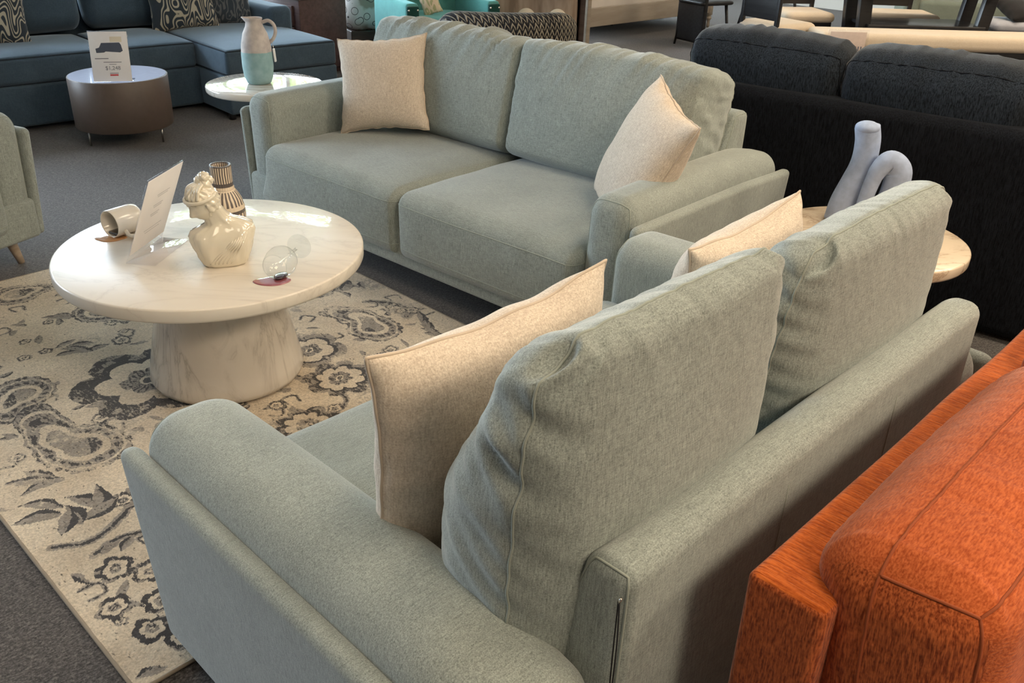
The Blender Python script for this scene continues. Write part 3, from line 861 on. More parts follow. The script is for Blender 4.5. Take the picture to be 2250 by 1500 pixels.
# sign on the coffee table: edge from (-1.16,2.51) to (-1.131,2.735)
c0 = np.array([-1.16, 2.511]); c1 = np.array([-1.131, 2.735]); d = c1 - c0; L_ = np.linalg.norm(d); ang = math.atan2(d[1], d[0])
t = thing('acrylic_sign_holder', 'clear slanted acrylic sign holder with a white sheet, on the coffee table beside the mug', 'sign', ((c0[0] + c1[0]) / 2, (c0[1] + c1[1]) / 2, .4705), ang)
# local x along the edge, -y to the right (base side)
tl = R(23); hh = .292
V, F = softbox((L_, .003, hh), .001, 1, 1); mb = MB(); mb.add(xf(V + [0, 0, hh / 2], (0, 0, .001), rx=tl), F)
V, F = softbox((L_, .095, .003), .001, 1, 1); mb.add(V + [0, -.0475, .0018], F)
V, F = softbox((L_ - .004, .003, .10), .001, 1, 1)
mb.build('acrylic_holder', M['acrylic'], t)
V, F = softbox((L_ - .006, .0012, hh - .03), .0004, 1, 1); mb = MB(); mb.add(V + [0, -.0028, hh / 2 + .012], F)
sheet = mb.build('sheet', M['paper'], t, loc=(0, 0, .001), rot=(tl, 0, 0))
mb = MB()
for z, a, b_ in ((.21, -.02, .06), (.203, -.015, .05), (.175, -.03, .03), (.168, -.025, .025), (.145, -.035, .02), (.138, -.03, .015), (.09, -.05, .06), (.08, -.04, .05)):
    mb = MB(); flat(mb, a, b_, z, z + .003, -.0036)
    mb.build('printed_line', M['ink_pale'], sheet, smooth=False)

# small card on the bench behind the navy sofa is built with the dining set

# ------------------------------------------------------------------ mug + spill
t = thing('mug', 'white mug tipped on its side on the coffee table, coffee at its mouth', 'mug', (-1.262, 2.768, .47))
rm = .046; ln = .105
prof = [(.0, 0), (rm * .8, 0), (rm * .94, .006), (rm, .02), (rm, ln - .003), (rm - .0015, ln), (rm - .004, ln - .002), (rm - .005, .02), (rm * .8, .008), (.0, .007)]
V, F = lathe(prof, 48)
# axis z -> opening direction (-.42,-.9)
od = math.atan2(-.85, -.53)
def mugx(V): # lay down: axis z to horizontal direction od
    V = np.asarray(V); A = V.copy()
    ax = np.array([math.cos(od), math.sin(od), 0]); sd = np.array([-math.sin(od), math.cos(od), 0]); up = np.array([0, 0, 1.])
    return (V[:, 2:3] - ln / 2) * ax + V[:, 0:1] * sd + V[:, 1:2] * up + np.array([0, 0, rm])
mb = MB(); mb.add(mugx(V), F); mb.build('mug_body', M['mug'], t)
pth = bez([(rm - .004, -.02, .078), (rm + .018, -.03, .080), (rm + .030, -.034, .055), (rm + .018, -.030, .028), (rm - .004, -.02, .028)], 32)
V, F = tube(pth, .0065, 12); mb = MB(); mb.add(mugx(V), F); mb.build('handle', M['mug'], t)
# liquid inside
V, F = softbox((.05, .012, .06), .005, .02, 2); mb = MB(); mb.add(mugx(V + [0, -rm + .011, ln - .036]), F); o = mb.build('coffee_inside', M['coffee_dark'], t); o['label'] = 'dark coffee lying in the mug'
def puddle(name, label, cx, cy, rx, ry, ang, zt, mat, seed, amp=.12, hgt=.003):
    n = 64; th = np.linspace(0, 2 * pi, n, endpoint=False); rg = np.random.RandomState(seed); ph = rg.uniform(0, 6.28, 6)
    rr = 1 + sum(amp / (k + 1) * np.sin((k + 2) * th + ph[k]) for k in range(5))
    V = []; F = []
    for f, z in ((1.0, 0), (1.0, hgt * .4), (.96, hgt * .85), (.9, hgt), (.5, hgt), (.02, hgt)):
        V += [(rx * rr[i] * f * math.cos(th[i]), ry * rr[i] * f * math.sin(th[i]), z) for i in range(n)]
    for k in range(5):
        for i in range(n): F.append((k * n + i, k * n + (i + 1) % n, (k + 1) * n + (i + 1) % n, (k + 1) * n + i))
    F.append(tuple(reversed(range(n)))); F.append(tuple(range(5 * n, 6 * n)))
    mb = MB(); mb.add(np.array(V), F)
    return tag(mb.build(name, mat, loc=(cx, cy, zt), rot=(0, 0, ang)), label, 'spill')
puddle('coffee_spill', 'small brown coffee puddle at the mouth of the tipped mug', -1.292, 2.722, .046, .036, R(20), .4702, M['coffee'], 2)

# ------------------------------------------------------------------ striped vase
t = thing('vase', 'brown and cream striped bottle vase on the coffee table behind the bust', 'vase', (-.93, 2.80, .47))
prof = [(.0, 0), (.048, 0), (.055, .004), (.062, .03), (.065, .065), (.063, .095), (.057, .12), (.046, .142), (.036, .155), (.034, .165), (.0335, .21), (.034, .23), (.0335, .235), (.029, .235), (.0275, .225), (.027, .17), (.03, .14), (.03, .05), (0, .04)]
V, F = lathe(prof, 72); mb = MB(); mb.add(V, F); mb.build('vase_body', M['vase'], t)
V, F = tube([(.0355 * math.cos(a), .0355 * math.sin(a), .158 + .003 * math.sin(2 * a)) for a in np.linspace(0, 6.28, 40, endpoint=False)], .0016, 6, closed=True); mb = MB(); mb.add(V, F)
o = mb.build('string', M['linen_seam'], t)
V, F = softbox((.03, .001, .045), .0004, 1, 1); mb = MB(); mb.add(xf(V, (-.064, -.015, .135), rz=R(-20), ry=R(12)), F)
o = mb.build('price_tag', M['acrylic'], t); o['label'] = 'clear plastic price tag'

# ------------------------------------------------------------------ bust
def ellipsoid(c, r, n=28, m=18):
    V = []; F = []
    for i in range(m + 1):
        ph = pi * i / m
        for j in range(n):
            a = 2 * pi * j / n
            V.append((c[0] + r[0] * math.sin(ph) * math.cos(a), c[1] + r[1] * math.sin(ph) * math.sin(a), c[2] + r[2] * math.cos(ph)))
    for i in range(m):
        for j in range(n):
            F.append((i * n + j, (i + 1) * n + j, (i + 1) * n + (j + 1) % n, i * n + (j + 1) % n))
    return np.array(V), F
def bust():
    # local: x to the viewer's right, -y to the viewer, z up; total height .30; the head looks down to the left
    mb = MB()
    # torso: lofted ellipses
    secs = [(z * .70, rx, ry, cx, cy) for z, rx, ry, cx, cy in [(0, .060, .040, .004, 0), (.012, .068, .046, .004, 0), (.05, .078, .052, .003, 0), (.09, .086, .055, .002, 0), (.125, .093, .055, .002, 0), (.15, .097, .051, .004, 0), (.170, .090, .045, .006, .002), (.186, .066, .037, .006, .003), (.200, .042, .032, .0, .003), (.22, .034, .032, -.008, .0), (.25, .031, .031, -.018, -.004), (.28, .030, .031, -.024, -.008)]]
    n = 64; V = []; F = []
    th = np.linspace(0, 2 * pi, n, endpoint=False)
    for z, rx, ry, cx, cy in secs:
        for a in th:
            c, s = math.cos(a), math.sin(a)
            rr = 1 + (.035 * math.sin(9 * a + z * 40) * (s < .2) + .02 * math.sin(17 * a - z * 60)) * (1 if z < .175 else .0) * min(1, z / .03 + .3)
            e = 2 / 2.6
            fr_ = max(0, -s)
            bz = .022 * fr_ ** 3 * (math.exp(-((c - .55) / .33) ** 2) + math.exp(-((c + .55) / .33) ** 2)) * math.exp(-((z - .078) / .022) ** 2)
            ry2 = ry + bz
            V.append((cx + rx * rr * math.copysign(abs(c) ** e, c), cy + ry2 * rr * math.copysign(abs(s) ** e, s), z + .018 * (c if z > .1 and z < .19 else 0) * .5))
    for i in range(len(secs) - 1):
        for j in range(n):
            F.append((i * n + j, i * n + (j + 1) % n, (i + 1) * n + (j + 1) % n, (i + 1) * n + j))
    F.append(tuple(reversed(range(n)))); F.append(tuple(range((len(secs) - 1) * n, len(secs) * n)))
    mb.add(np.array(V), F)
    # drapery folds lying on the chest, from the right shoulder down to the left
    zs_ = [q[0] for q in secs]
    def fy(x, z):
        rx = np.interp(z, zs_, [q[1] for q in secs]); ry = np.interp(z, zs_, [q[2] for q in secs]); cx = np.interp(z, zs_, [q[3] for q in secs]); cy = np.interp(z, zs_, [q[4] for q in secs])
        q = min(.98, abs((x - cx) / rx)); cc = (x - cx) / rx
        ff = (1 - q ** 2.6) ** (1 / 2.6)
        b_ = .022 * ff ** 3 * (math.exp(-((cc - .55) / .33) ** 2) + math.exp(-((cc + .55) / .33) ** 2)) * math.exp(-((z - .078) / .022) ** 2)
        return cy - (ry + b_) * ff
    for k in range(6):
        xs = np.linspace(.078 - .009 * k, .018 - .012 * k, 14); z_ = np.linspace(.112 - .004 * k, .014, 14)
        pts = [(x, fy(x, z) + .0012, z) for x, z in zip(xs, z_)]
        V, F = tube(pts, [.001] + [.0036] * 12 + [.0015], 8); mb.add(V, F)
    # head: egg with face, tilted; face toward -x,-y
    hd = MB(); V, F = ellipsoid((0, 0, 0), (.039, .034, .046), 48, 32)
    f = V.copy()
    # chin taper
    f[:, 0] *= 1 - .22 * sstep(0, -.046, V[:, 2]); f[:, 1] *= 1 - .25 * sstep(0, -.046, V[:, 2])
    # brow / eyes / nose / mouth on the +x side
    front = np.clip(f[:, 0] / .039, 0, 1) ** 2
    def gb(y, z, sy, sz): return np.exp(-((f[:, 1] - y) / sy) ** 2 - ((f[:, 2] - z) / sz) ** 2) * front
    f[:, 0] += .010 * gb(0, -.008, .005, .008) + .006 * gb(0, .003, .004, .009) - .004 * gb(.012, .004, .007, .005) - .004 * gb(-.012, .004, .007, .005) + .004 * gb(0, -.024, .008, .003) - .002 * gb(0, -.0195, .008, .002) + .004 * gb(0, -.037, .009, .006)
    hd.add(f, F)
    for s in (-1, 1):
        V, F = ellipsoid((.0, s * .034, -.002), (.006, .004, .010), 14, 10); hd.add(V, F)
    # hair cap with waves and band
    V, F = ellipsoid((-.006, 0, .010), (.044, .040, .046), 64, 40)
    a = np.arctan2(V[:, 1], V[:, 0]); w = .0022 * np.sin(14 * a + V[:, 2] * 160) + .0016 * np.sin(V[:, 2] * 330 + 3 * a)
    V = V + (V - [-.006, 0, .01]) / .044 * w[:, None]
    cut = (V[:, 0] > .012) & (V[:, 2] < .020)
    V[cut] = V[cut] * [.7, .7, 1] ; hd.add(V, F)
    V, F = tube([(.040 * math.cos(t_) - .004, .040 * math.sin(t_), .026 + .006 * math.cos(t_)) for t_ in np.linspace(0, 6.28, 48, endpoint=False)], .005, 8, closed=True); hd.add(V, F)
    # bun of knotted hair up and behind
    for c, r_ in (((-.030, .004, .046), (.020, .018, .016)), ((-.040, .0, .062), (.016, .018, .014)), ((-.028, -.008, .058), (.013, .013, .012)), ((-.046, .008, .05), (.012, .012, .012))):
        V, F = ellipsoid(c, r_, 24, 16); a = np.arctan2(V[:, 1] - c[1], V[:, 0] - c[0]); V = V + (V - c) * (.08 * np.sin(7 * a + V[:, 2] * 200))[:, None]; hd.add(V, F)
    for k in range(6):
        a0 = -.9 + k * .35
        V, F = tube(bez([(.030 * math.cos(a0), .036 * math.sin(a0), .034), (.0, .03 * math.sin(a0), .054), (-.03, .01 * math.sin(a0), .052)], 12), .0045, 8); hd.add(V, F)
    HV = np.vstack(hd.v); HF = hd.f
    HV = xf(HV * 1.12, (-.040, -.016, .196), rz=R(212), rx=0, ry=R(24))
    mb.add(HV, HF)
    return mb
t = thing('bust', 'glossy cream ceramic bust of a woman looking down, on the coffee table', 'statue', (-.868, 2.545, .47), R(19))
bust().build('bust_body', M['cream_ceramic'], t)

# ------------------------------------------------------------------ tipped wine glass + spill
t = thing('wine_glass', 'stemmed wine glass lying on its side on the coffee table', 'glass', (-.668, 2.452, .47))
GS = 1.18
rb_ = .040; gl_len = .165
prof = [(.031, 0), (.035, .012), (.0395, .032), (.040, .045), (.036, .062), (.024, .077), (.010, .085), (.0042, .092), (.0036, .12), (.004, .152), (.010, .160), (.030, .1645), (.033, .1655), (.033, .1665), (.0, .1672)]
V, F = lathe(prof, 56)
foot_dir = np.array([.15, .99, 0]); foot_dir /= np.linalg.norm(foot_dir)
tilt_ = math.atan2(.0395 - .033, .13)
ax = np.array([foot_dir[0] * math.cos(tilt_), foot_dir[1] * math.cos(tilt_), -math.sin(tilt_)])
sd = np.cross(ax, [0, 0, 1.]); sd /= np.linalg.norm(sd); up = np.cross(sd, ax)
def gx(V): V = np.asarray(V); return (V[:, 0:1] * sd + V[:, 1:2] * up + (V[:, 2:3] - .04) * ax + np.array([0, 0, .0408])) * GS
mb = MB(); mb.add(gx(V[:56 * 9]), [f for f in F if max(f) < 56 * 9]); mb.build('bowl', M['glass'], t)
mb = MB(); mb.add(gx(V[56 * 7:56 * 12]), [tuple(i - 56 * 7 for i in f) for f in F if min(f) >= 56 * 7 and max(f) < 56 * 12]); mb.build('stem', M['glass'], t)
mb = MB(); mb.add(gx(V[56 * 10:]), [tuple(i - 56 * 10 for i in f) for f in F if min(f) >= 56 * 10]); mb.build('foot', M['glass'], t)
V, F = tube(gx([(.031 * math.cos(a), .031 * math.sin(a), 0) for a in np.linspace(0, 6.28, 48, endpoint=False)]), .0011, 6, closed=True); mb = MB(); mb.add(V, F); mb.build('rim', M['glass'], t)
V, F = ellipsoid((0, -.0345, .034), (.016, .0035, .026), 24, 12); mb = MB(); mb.add(gx(V), F); o = mb.build('wine_inside', M['wine_dark'], t); o['label'] = 'dark red wine lying in the bowl'
puddle('wine_spill', 'dark pink wine puddle under the mouth of the tipped glass', -.688, 2.415, .050, .036, R(10), .4702, M['wine'], 5, .08)

# ------------------------------------------------------------------ jug on the side table
t = thing('jug', 'tall two-tone jug, grey above and pale blue below, on the side table', 'jug', (-1.33, 4.80, .55), R(10))
prof = [(0, 0), (.062, 0), (.072, .006), (.088, .045), (.094, .10), (.094, .17), (.088, .23), (.074, .29), (.054, .33), (.047, .352), (.048, .365), (.052, .376), (.050, .379), (.045, .374), (.04, .35), (.05, .31), (.06, .1), (0, .08)]
V, F = lathe(prof, 64)
a = np.arctan2(V[:, 1], V[:, 0]); sp = np.clip(np.cos(a - pi), 0, 1) ** 6 * sstep(.345, .378, V[:, 2])
V[:, 0] -= sp * .022; V[:, 2] += sp * .004
mb = MB(); mb.add(V, F); mb.build('jug_body', M['jug'], t)
pth = bez([(.046, 0, .352), (.085, 0, .362), (.116, 0, .338), (.122, 0, .298), (.106, 0, .26), (.082, 0, .238)], 36)
V, F = tube(pth, .0105, 12); mb = MB(); mb.add(V, F); mb.build('handle', M['jug'], t)
V, F = tube(bez([(.112, .0, .272), (.105, -.012, .262), (.095, -.01, .25), (.1, .0, .23), (.103, -.004, .205)], 20), .0015, 6); mb = MB(); mb.add(V, F); mb.build('tag_string', M['brass_nail'], t)
V, F = softbox((.012, .03, .075), .002, 1, 1); mb = MB(); mb.add(xf(V, (.106, -.004, .165), ry=R(-4)), F); o = mb.build('price_tag', M['paper'], t); o['label'] = 'white price tag hanging below the handle'

t.scale = (.85, .85, .87)

# ------------------------------------------------------------------ blue sculpture on the end table
t = thing('sculpture', 'powder blue looped sculpture with a taller tube, on the beige end table', 'sculpture', (1.165, 2.85, .55))
SCL = 1.17
# local: x to the right seen by camera
mb = MB()
ya = .03
p1 = np.array([SCL, SCL, .93]) * bez([(-.035, ya, .006), (-.030, ya, .07), (-.012, ya, .15), (.002, ya, .22), (.002, ya, .29), (-.008, ya, .345)], 48)
r1 = np.interp(np.linspace(0, 1, len(p1)), [0, .25, .5, .8, 1], [.047, .044, .040, .040, .039])
V, F = tube(p1, r1, 24)
k = len(p1)
mb.add(V, F)
V, F = ellipsoid((p1[-1][0] - .001, ya, p1[-1][2] - .002), (.039, .039, .021), 24, 12); mb.add(V, F)
mb.build('tall_tube', M['bluegrey'], t)
mb = MB()
p2 = np.array([SCL, SCL, .93]) * bez([(.0, -.03, .006), (.003, -.03, .08), (.012, -.03, .16), (.025, -.03, .215), (.05, -.03, .245), (.078, -.03, .215), (.080, -.03, .15), (.070, -.03, .08), (.058, -.03, .006)], 72)
r2 = np.interp(np.linspace(0, 1, len(p2)), [0, .3, .5, .65, 1], [.021, .025, .035, .042, .040])
V, F = tube(p2, r2, 24); mb.add(V, F); mb.build('loop', M['bluegrey'], t)

# ------------------------------------------------------------------ rug
def mk_rug():
    """pile colours: R of the woven pattern = grey yarn, G = charcoal yarn, B = ochre flecks; noise frays the edges"""
    m, nt, b = new_mat('distressed_paisley_rug')
    at = node(nt, 'ShaderNodeAttribute'); at.attribute_name = 'pattern'
    sp = node(nt, 'ShaderNodeSeparateColor'); nt.links.new(at.outputs['Color'], sp.inputs[0])
    v1 = mapping(nt, (70, 70, 70)); nA = noise(nt, v1, 1, 4, .7)
    v2 = mapping(nt, (170, 170, 170)); nB = noise(nt, v2, 1, 2, .6)
    v3 = mapping(nt, (130, 60, 90), (0, 0, .5)); nC = noise(nt, v3, 1, 3, .65)
    v4 = mapping(nt, (5, 5, 5)); nD = noise(nt, v4, 1, 3)
    g = math_n(nt, 'ADD', sp.outputs['Red'], math_n(nt, 'MULTIPLY_ADD', nA, 1.5, -.75))
    gmask = ramp(nt, g, [(.20, (0, 0, 0)), (.52, (.92,) * 3)])
    k = math_n(nt, 'ADD', sp.outputs['Green'], math_n(nt, 'MULTIPLY_ADD', nC, 2.6, -1.3))
    dmask = ramp(nt, k, [(.34, (0, 0, 0)), (.58, (.93,) * 3)])
    cream = ramp(nt, nD, [(.3, (.52, .43, .32)), (.7, (.68, .59, .46))])
    gray = ramp(nt, nA, [(.3, (.17, .15, .13)), (.7, (.34, .30, .255))])
    col = mix(nt, gmask, cream, gray)
    ym = ramp(nt, math_n(nt, 'MULTIPLY', sp.outputs['Blue'], nA), [(.30, (0, 0, 0)), (.42, (.6,) * 3)])
    col = mix(nt, ym, col, (.52, .40, .14))
    col = mix(nt, dmask, col, (.038, .035, .036))
    col = mix(nt, 1.0, col, ramp(nt, nB, [(.3, (.74, .74, .74)), (.7, (1.2, 1.2, 1.2))]), 'MULTIPLY')
    nt.links.new(col, b.inputs['Base Color']); b.inputs['Roughness'].default_value = .95; b.inputs['Specular IOR Level'].default_value = .1
    b.inputs['Sheen Weight'].default_value = .2
    h = math_n(nt, 'ADD', math_n(nt, 'MULTIPLY', nB, .6), math_n(nt, 'MULTIPLY', nA, .4))
    bump(nt, h, b, .7, .004)
    return m

def rug_pattern(X, Y):
    """woven paisley-and-flower pattern on the rug plane (metres)"""
    P = np.stack([X, Y, 0 * X], 1); rg = np.random.RandomState(12)
    X = X + .012 * nz(P, 22, 1) + .006 * nz(P, 60, 2); Y = Y + .012 * nz(P, 22, 3) + .006 * nz(P, 60, 4)
    n1 = nz(P, 45, 5, 8); n2 = nz(P, 85, 6, 8); n3 = nz(P, 14, 7, 8)
    g = np.clip(n3 * 1.1 - .12, 0, .45); k = np.zeros_like(X); yv = np.clip(n3, 0, 1) * .5
    busy = np.zeros(len(X), bool)
    def band(v, a, b_): return (v > a) & (v < b_)
    def paisley(cx, cy, ang, W, tail, curl):
        dx, dy = X - cx, Y - cy; rho = np.hypot(dx, dy); th = np.arctan2(dy, dx) - ang + curl * rho / W
        th = (th + pi) % (2 * pi) - pi
        r_ = W * (.62 + tail * np.exp(-(th / .42) ** 2) + .22 * np.exp(-((np.abs(th) - pi) / 1.2) ** 2))
        d = rho / r_
        sc_ = 1.42 + .10 * np.abs(np.sin(th * 9))
        m = d < sc_; new = m & ~busy
        g[new] = 0; k[new] = 0; yv[new] = 0
        i_ = new & (d < .62); g[i_] = .62; k[i_] = np.where(n1[i_] > .22, .75, .12)
        i_ = new & band(d, .56, .62); k[i_] = .3
        i_ = new & band(d, .62, .84); g[i_] = .0
        i_ = new & band(d, .84, 1.22); g[i_] = .62; k[i_] = .30
        dots = (np.cos(th * 17) > .15) & band(d, .93, 1.10); i_ = new & dots; k[i_] = .95
        i_ = new & band(d, 1.22, 1.30); g[i_] = .25
        i_ = new & (d > 1.30); g[i_] = .55; k[i_] = np.where(n2[i_] > -.05, .55, .15)
        i_ = new & (d > sc_ - .045); k[i_] = .62
        busy[new] = True
    def flower(cx, cy, r0, n, ph=0, dens=.5):
        dx, dy = X - cx, Y - cy; rho = np.hypot(dx, dy); th = np.arctan2(dy, dx) + ph
        pet = .72 + .28 * np.abs(np.cos(n * th / 2)) ** .6
        d = rho / (r0 * pet); new = (d < 1.45) & ~busy
        g[new] = 0; k[new] = 0
        i_ = new & (d < .18); g[i_] = .2; k[i_] = np.where(rho[i_] < r0 * .1, .8, .1)
        i_ = new & band(d, .18, .52); g[i_] = .72; k[i_] = np.where(np.sin(th[i_] * 23 + rho[i_] * 90) + n1[i_] > .1, .62, .2)
        i_ = new & band(d, .52, .95); g[i_] = .12
        i_ = new & band(d, .95, 1.10); k[i_] = .85; g[i_] = .7
        i_ = new & band(d, 1.10, 1.45); g[i_] = .6; k[i_] = dens * np.where(n2[i_] > -.1, 1, .3)
        busy[new] = True
    def leaf(cx, cy, ang, L_, w_, dark=.8, force=False):
        c, s_ = math.cos(ang), math.sin(ang); u = (X - cx) * c + (Y - cy) * s_; v = -(X - cx) * s_ + (Y - cy) * c
        t = u / L_; hw = w_ * np.clip(1 - t ** 2, 0, 1) * (1 - .35 * t); v2 = v - .25 * w_ * t ** 2 * 2
        m = (np.abs(t) < 1) & (np.abs(v2) < hw)
        if not force: m &= ~busy
        g[m] = .66; k[m] = .1
        e = m & (v2 < -hw * .25); k[e] = dark * np.where(n2[e] > -.25, 1, .4)
        busy[m] = True
    def stem(pts, w_=.004, dk=.8):
        Q = bez([(a, b_, 0) for a, b_ in pts], 60)[:, :2]
        lo, hi = Q.min(0) - .03, Q.max(0) + .03
        idx = np.where((X > lo[0]) & (X < hi[0]) & (Y > lo[1]) & (Y < hi[1]) & ~busy)[0]
        if len(idx) == 0: return
        d = np.sqrt(((np.stack([X[idx], Y[idx]], 1)[:, None] - Q[None]) ** 2).sum(2)).min(1)
        k[idx[d < w_]] = dk; g[idx[d < w_ * 2.4]] = np.maximum(g[idx[d < w_ * 2.4]], .55)
    paisley(-.560, -.215, R(120), .125, 1.15, .18)
    paisley(-.585, .20, R(205), .105, .55, -.4)
    flower(-.235, .02, .17, 6, .3, .8)
    paisley(.575, -.165, R(62), .105, 1.1, -.3)
    flower(.25, -.405, .085, 8, 0, .5)
    flower(.285, -.165, .095, 5, .7, .35)
    flower(-.005, -.585, .085, 9, 0, .9)
    paisley(-.30, 1.02, R(20), .095, .6, .4)
    flower(-.66, .62, .075, 7, .2, .7)
    paisley(-.13, .63, R(-30), .09, .6, .4)
    paisley(.35, .45, R(140), .11, .7, -.4)
    flower(.66, .32, .11, 6, 0, .6)
    paisley(.62, .82, R(250), .10, .7, .4)
    flower(.15, .90, .12, 6, .4, .6)
    flower(.70, -.52, .08, 7, .4, .6)
    paisley(.35, -.80, R(80), .10, .7, .4)
    for a in range(7): leaf(-.315 + .045 * math.cos(a * 2.4) * (a / 4), .40 + .05 * math.sin(a * 2.4) * (a / 4), R(125) + .2 * a, .045, .017, .75)
    for cx, cy, a in ((-.745, -.285, 150), (-.72, -.33, 175), (-.70, -.285, 110), (-.72, -.535, 60), (-.695, -.52, 95), (-.635, -.55, 20), (-.62, -.50, 70), (-.655, -.48, 120), (-.78, -.47, 160), (-.75, -.42, 130)):
        leaf(cx, cy, R(a), .062, .024, .9)
    leaf(-.255, .70, R(160), .05, .03, .3); leaf(-.29, .72, R(150), .03, .012, .95)
    for cx, cy in ((-.72, -.80), (-.66, -.86), (-.77, -.93), (-.68, -.98), (-.75, -1.05), (-.60, -.95), (-.70, -1.12)):
        flower(cx, cy, .032, 5, cx * 9, .8)
    stem([(-.80, -.62), (-.72, -.66), (-.62, -.62), (-.52, -.55), (-.40, -.56)], .006)
    stem([(-.74, -.72), (-.66, -.70), (-.56, -.72), (-.44, -.68)], .005)
    for a in range(5): leaf(-.56 + .05 * a, -.585 - .01 * a, R(20 + 35 * (a % 3)), .035, .013, .9)
    stem([(.70, .02), (.76, -.05), (.78, -.14), (.73, -.18)], .009, .75); stem([(.72, -.02), (.735, -.07), (.715, -.10), (.70, -.07)], .006, .5)
    for a in range(6): leaf(.77 - .012 * a, -.22 - .03 * a, R(60 + 12 * a), .05, .018, .9)
    for a in range(4): leaf(.46 - .03 * a, -.36 - .03 * a, R(150 + 25 * a), .04, .014, .85)
    stem([(.14, -.30), (.18, -.52), (.10, -.58)], .005, .7)
    n = 0
    while n < 430:
        cx, cy = rg.uniform(-.84, .84), rg.uniform(-1.18, 1.18)
        j_ = np.argmin((X - cx) ** 2 + (Y - cy) ** 2)
        n += 1
        if busy[j_]: continue
        q = rg.rand(); a = rg.uniform(0, 6.28)
        if q < .55: leaf(cx, cy, a, rg.uniform(.018, .042), rg.uniform(.007, .016), rg.choice([.3, .8, .95]))
        elif q < .75: flower(cx, cy, rg.uniform(.014, .026), 5, a, .5)
        else: stem([(cx, cy), (cx + .04 * math.cos(a), cy + .04 * math.sin(a)), (cx + .06 * math.cos(a + .9), cy + .06 * math.sin(a + .9)), (cx + .04 * math.cos(a + 1.6), cy + .05 * math.sin(a + 1.6))], .003, .75)
    fade = .92 + .45 * nz(P, 7, 9) + .35 * nz(P, 30, 10)
    return np.clip(g * fade, 0, 1), np.clip(k * fade, 0, 1), np.clip(yv, 0, 1)
RP0, RP1, RQ0, RQ1 = .425, 2.12, 1.45, 3.84
rc = room_pt((RP0 + RP1) / 2, (RQ0 + RQ1) / 2)
rw, rl = RP1 - RP0, RQ1 - RQ0
nx_, ny_ = int(rw / .0036), int(rl / .0036)
gx_, gy_ = np.meshgrid(np.linspace(-rw / 2, rw / 2, nx_), np.linspace(-rl / 2, rl / 2, ny_), indexing='ij')
gx_, gy_ = gx_.ravel(), gy_.ravel()
rug = thing('rug', 'cream and charcoal distressed paisley rug under the coffee table', 'rug', (rc[0], rc[1], .001), PH)
def corner_pull(x, y, c=.03):
    ax, ay = np.abs(x) - (rw / 2 - c), np.abs(y) - (rl / 2 - c)
    m = (ax > 0) & (ay > 0); l = np.hypot(ax, ay); f = np.where(m & (l > 0), np.maximum(ax, ay) / np.maximum(l, 1e-9), 1)
    return np.where(m, np.sign(x) * (rw / 2 - c + ax * f), x), np.where(m, np.sign(y) * (rl / 2 - c + ay * f), y)
px_, py_ = corner_pull(gx_, gy_)
Pr = np.stack([px_, py_, .0085 + .0008 * nz(np.stack([gx_, gy_, 0 * gx_], 1), 60, 3)], 1)
idx = np.arange(nx_ * ny_).reshape(nx_, ny_)
qd = np.stack([idx[:-1, :-1], idx[1:, :-1], idx[1:, 1:], idx[:-1, 1:]], -1).reshape(-1, 4)
ringi = np.concatenate([idx[:, 0], idx[-1, 1:], idx[::-1, -1][1:], idx[0, ::-1][1:-1]])
low = Pr[ringi] * [1, 1, 0]; nb = len(Pr); nr = len(ringi)
side = np.stack([ringi, nb + np.arange(nr), nb + (np.arange(nr) + 1) % nr, np.roll(ringi, -1)], 1)
allv = np.vstack([Pr, low]); allf = np.vstack([qd, side])
me = bpy.data.meshes.new('rug_pile')
me.vertices.add(len(allv)); me.vertices.foreach_set('co', allv.ravel())
me.loops.add(allf.size); me.loops.foreach_set('vertex_index', allf.ravel().astype(np.int32))
me.polygons.add(len(allf)); me.polygons.foreach_set('loop_start', np.arange(0, allf.size, 4, dtype=np.int32))
me.polygons.foreach_set('use_smooth', np.ones(len(allf), bool))
me.update(calc_edges=True)
g_, k_, y_ = rug_pattern(gx_, gy_)
ca = np.ones((len(allv), 4), np.float32); ca[:nb, 0] = g_; ca[:nb, 1] = k_; ca[:nb, 2] = y_; ca[nb:, :3] = .2
at = me.attributes.new('pattern', 'FLOAT_COLOR', 'POINT'); at.data.foreach_set('color', ca.ravel())
me.materials.append(mk_rug())
ro = bpy.data.objects.new('rug_pile', me); COL.objects.link(ro); ro.parent = rug
hx, hy = (RP1 - RP0) / 2, (RQ1 - RQ0) / 2; cr = .03
pts = []
for cx, cy, a0 in ((hx - cr, hy - cr, 0), (-hx + cr, hy - cr, 90), (-hx + cr, -hy + cr, 180), (hx - cr, -hy + cr, 270)):
    for a in np.linspace(a0, a0 + 90, 8): pts.append((cx + cr * math.cos(R(a)), cy + cr * math.sin(R(a)), .005))
V, F = tube(pts, .005, 8, closed=True); mb = MB(); mb.add(V, F); o = mb.build('binding', plain('rug_binding', (.30, .25, .19), .9), rug); o['label'] = 'tan stitched edge binding'

# ------------------------------------------------------------------ navy sofa (seen from behind)
N0 = (.83, 4.07); NA = R(-38)
t = thing('sofa', 'black-navy corduroy sofa at right, seen from behind', 'sofa', (N0[0], N0[1], 0), NA)
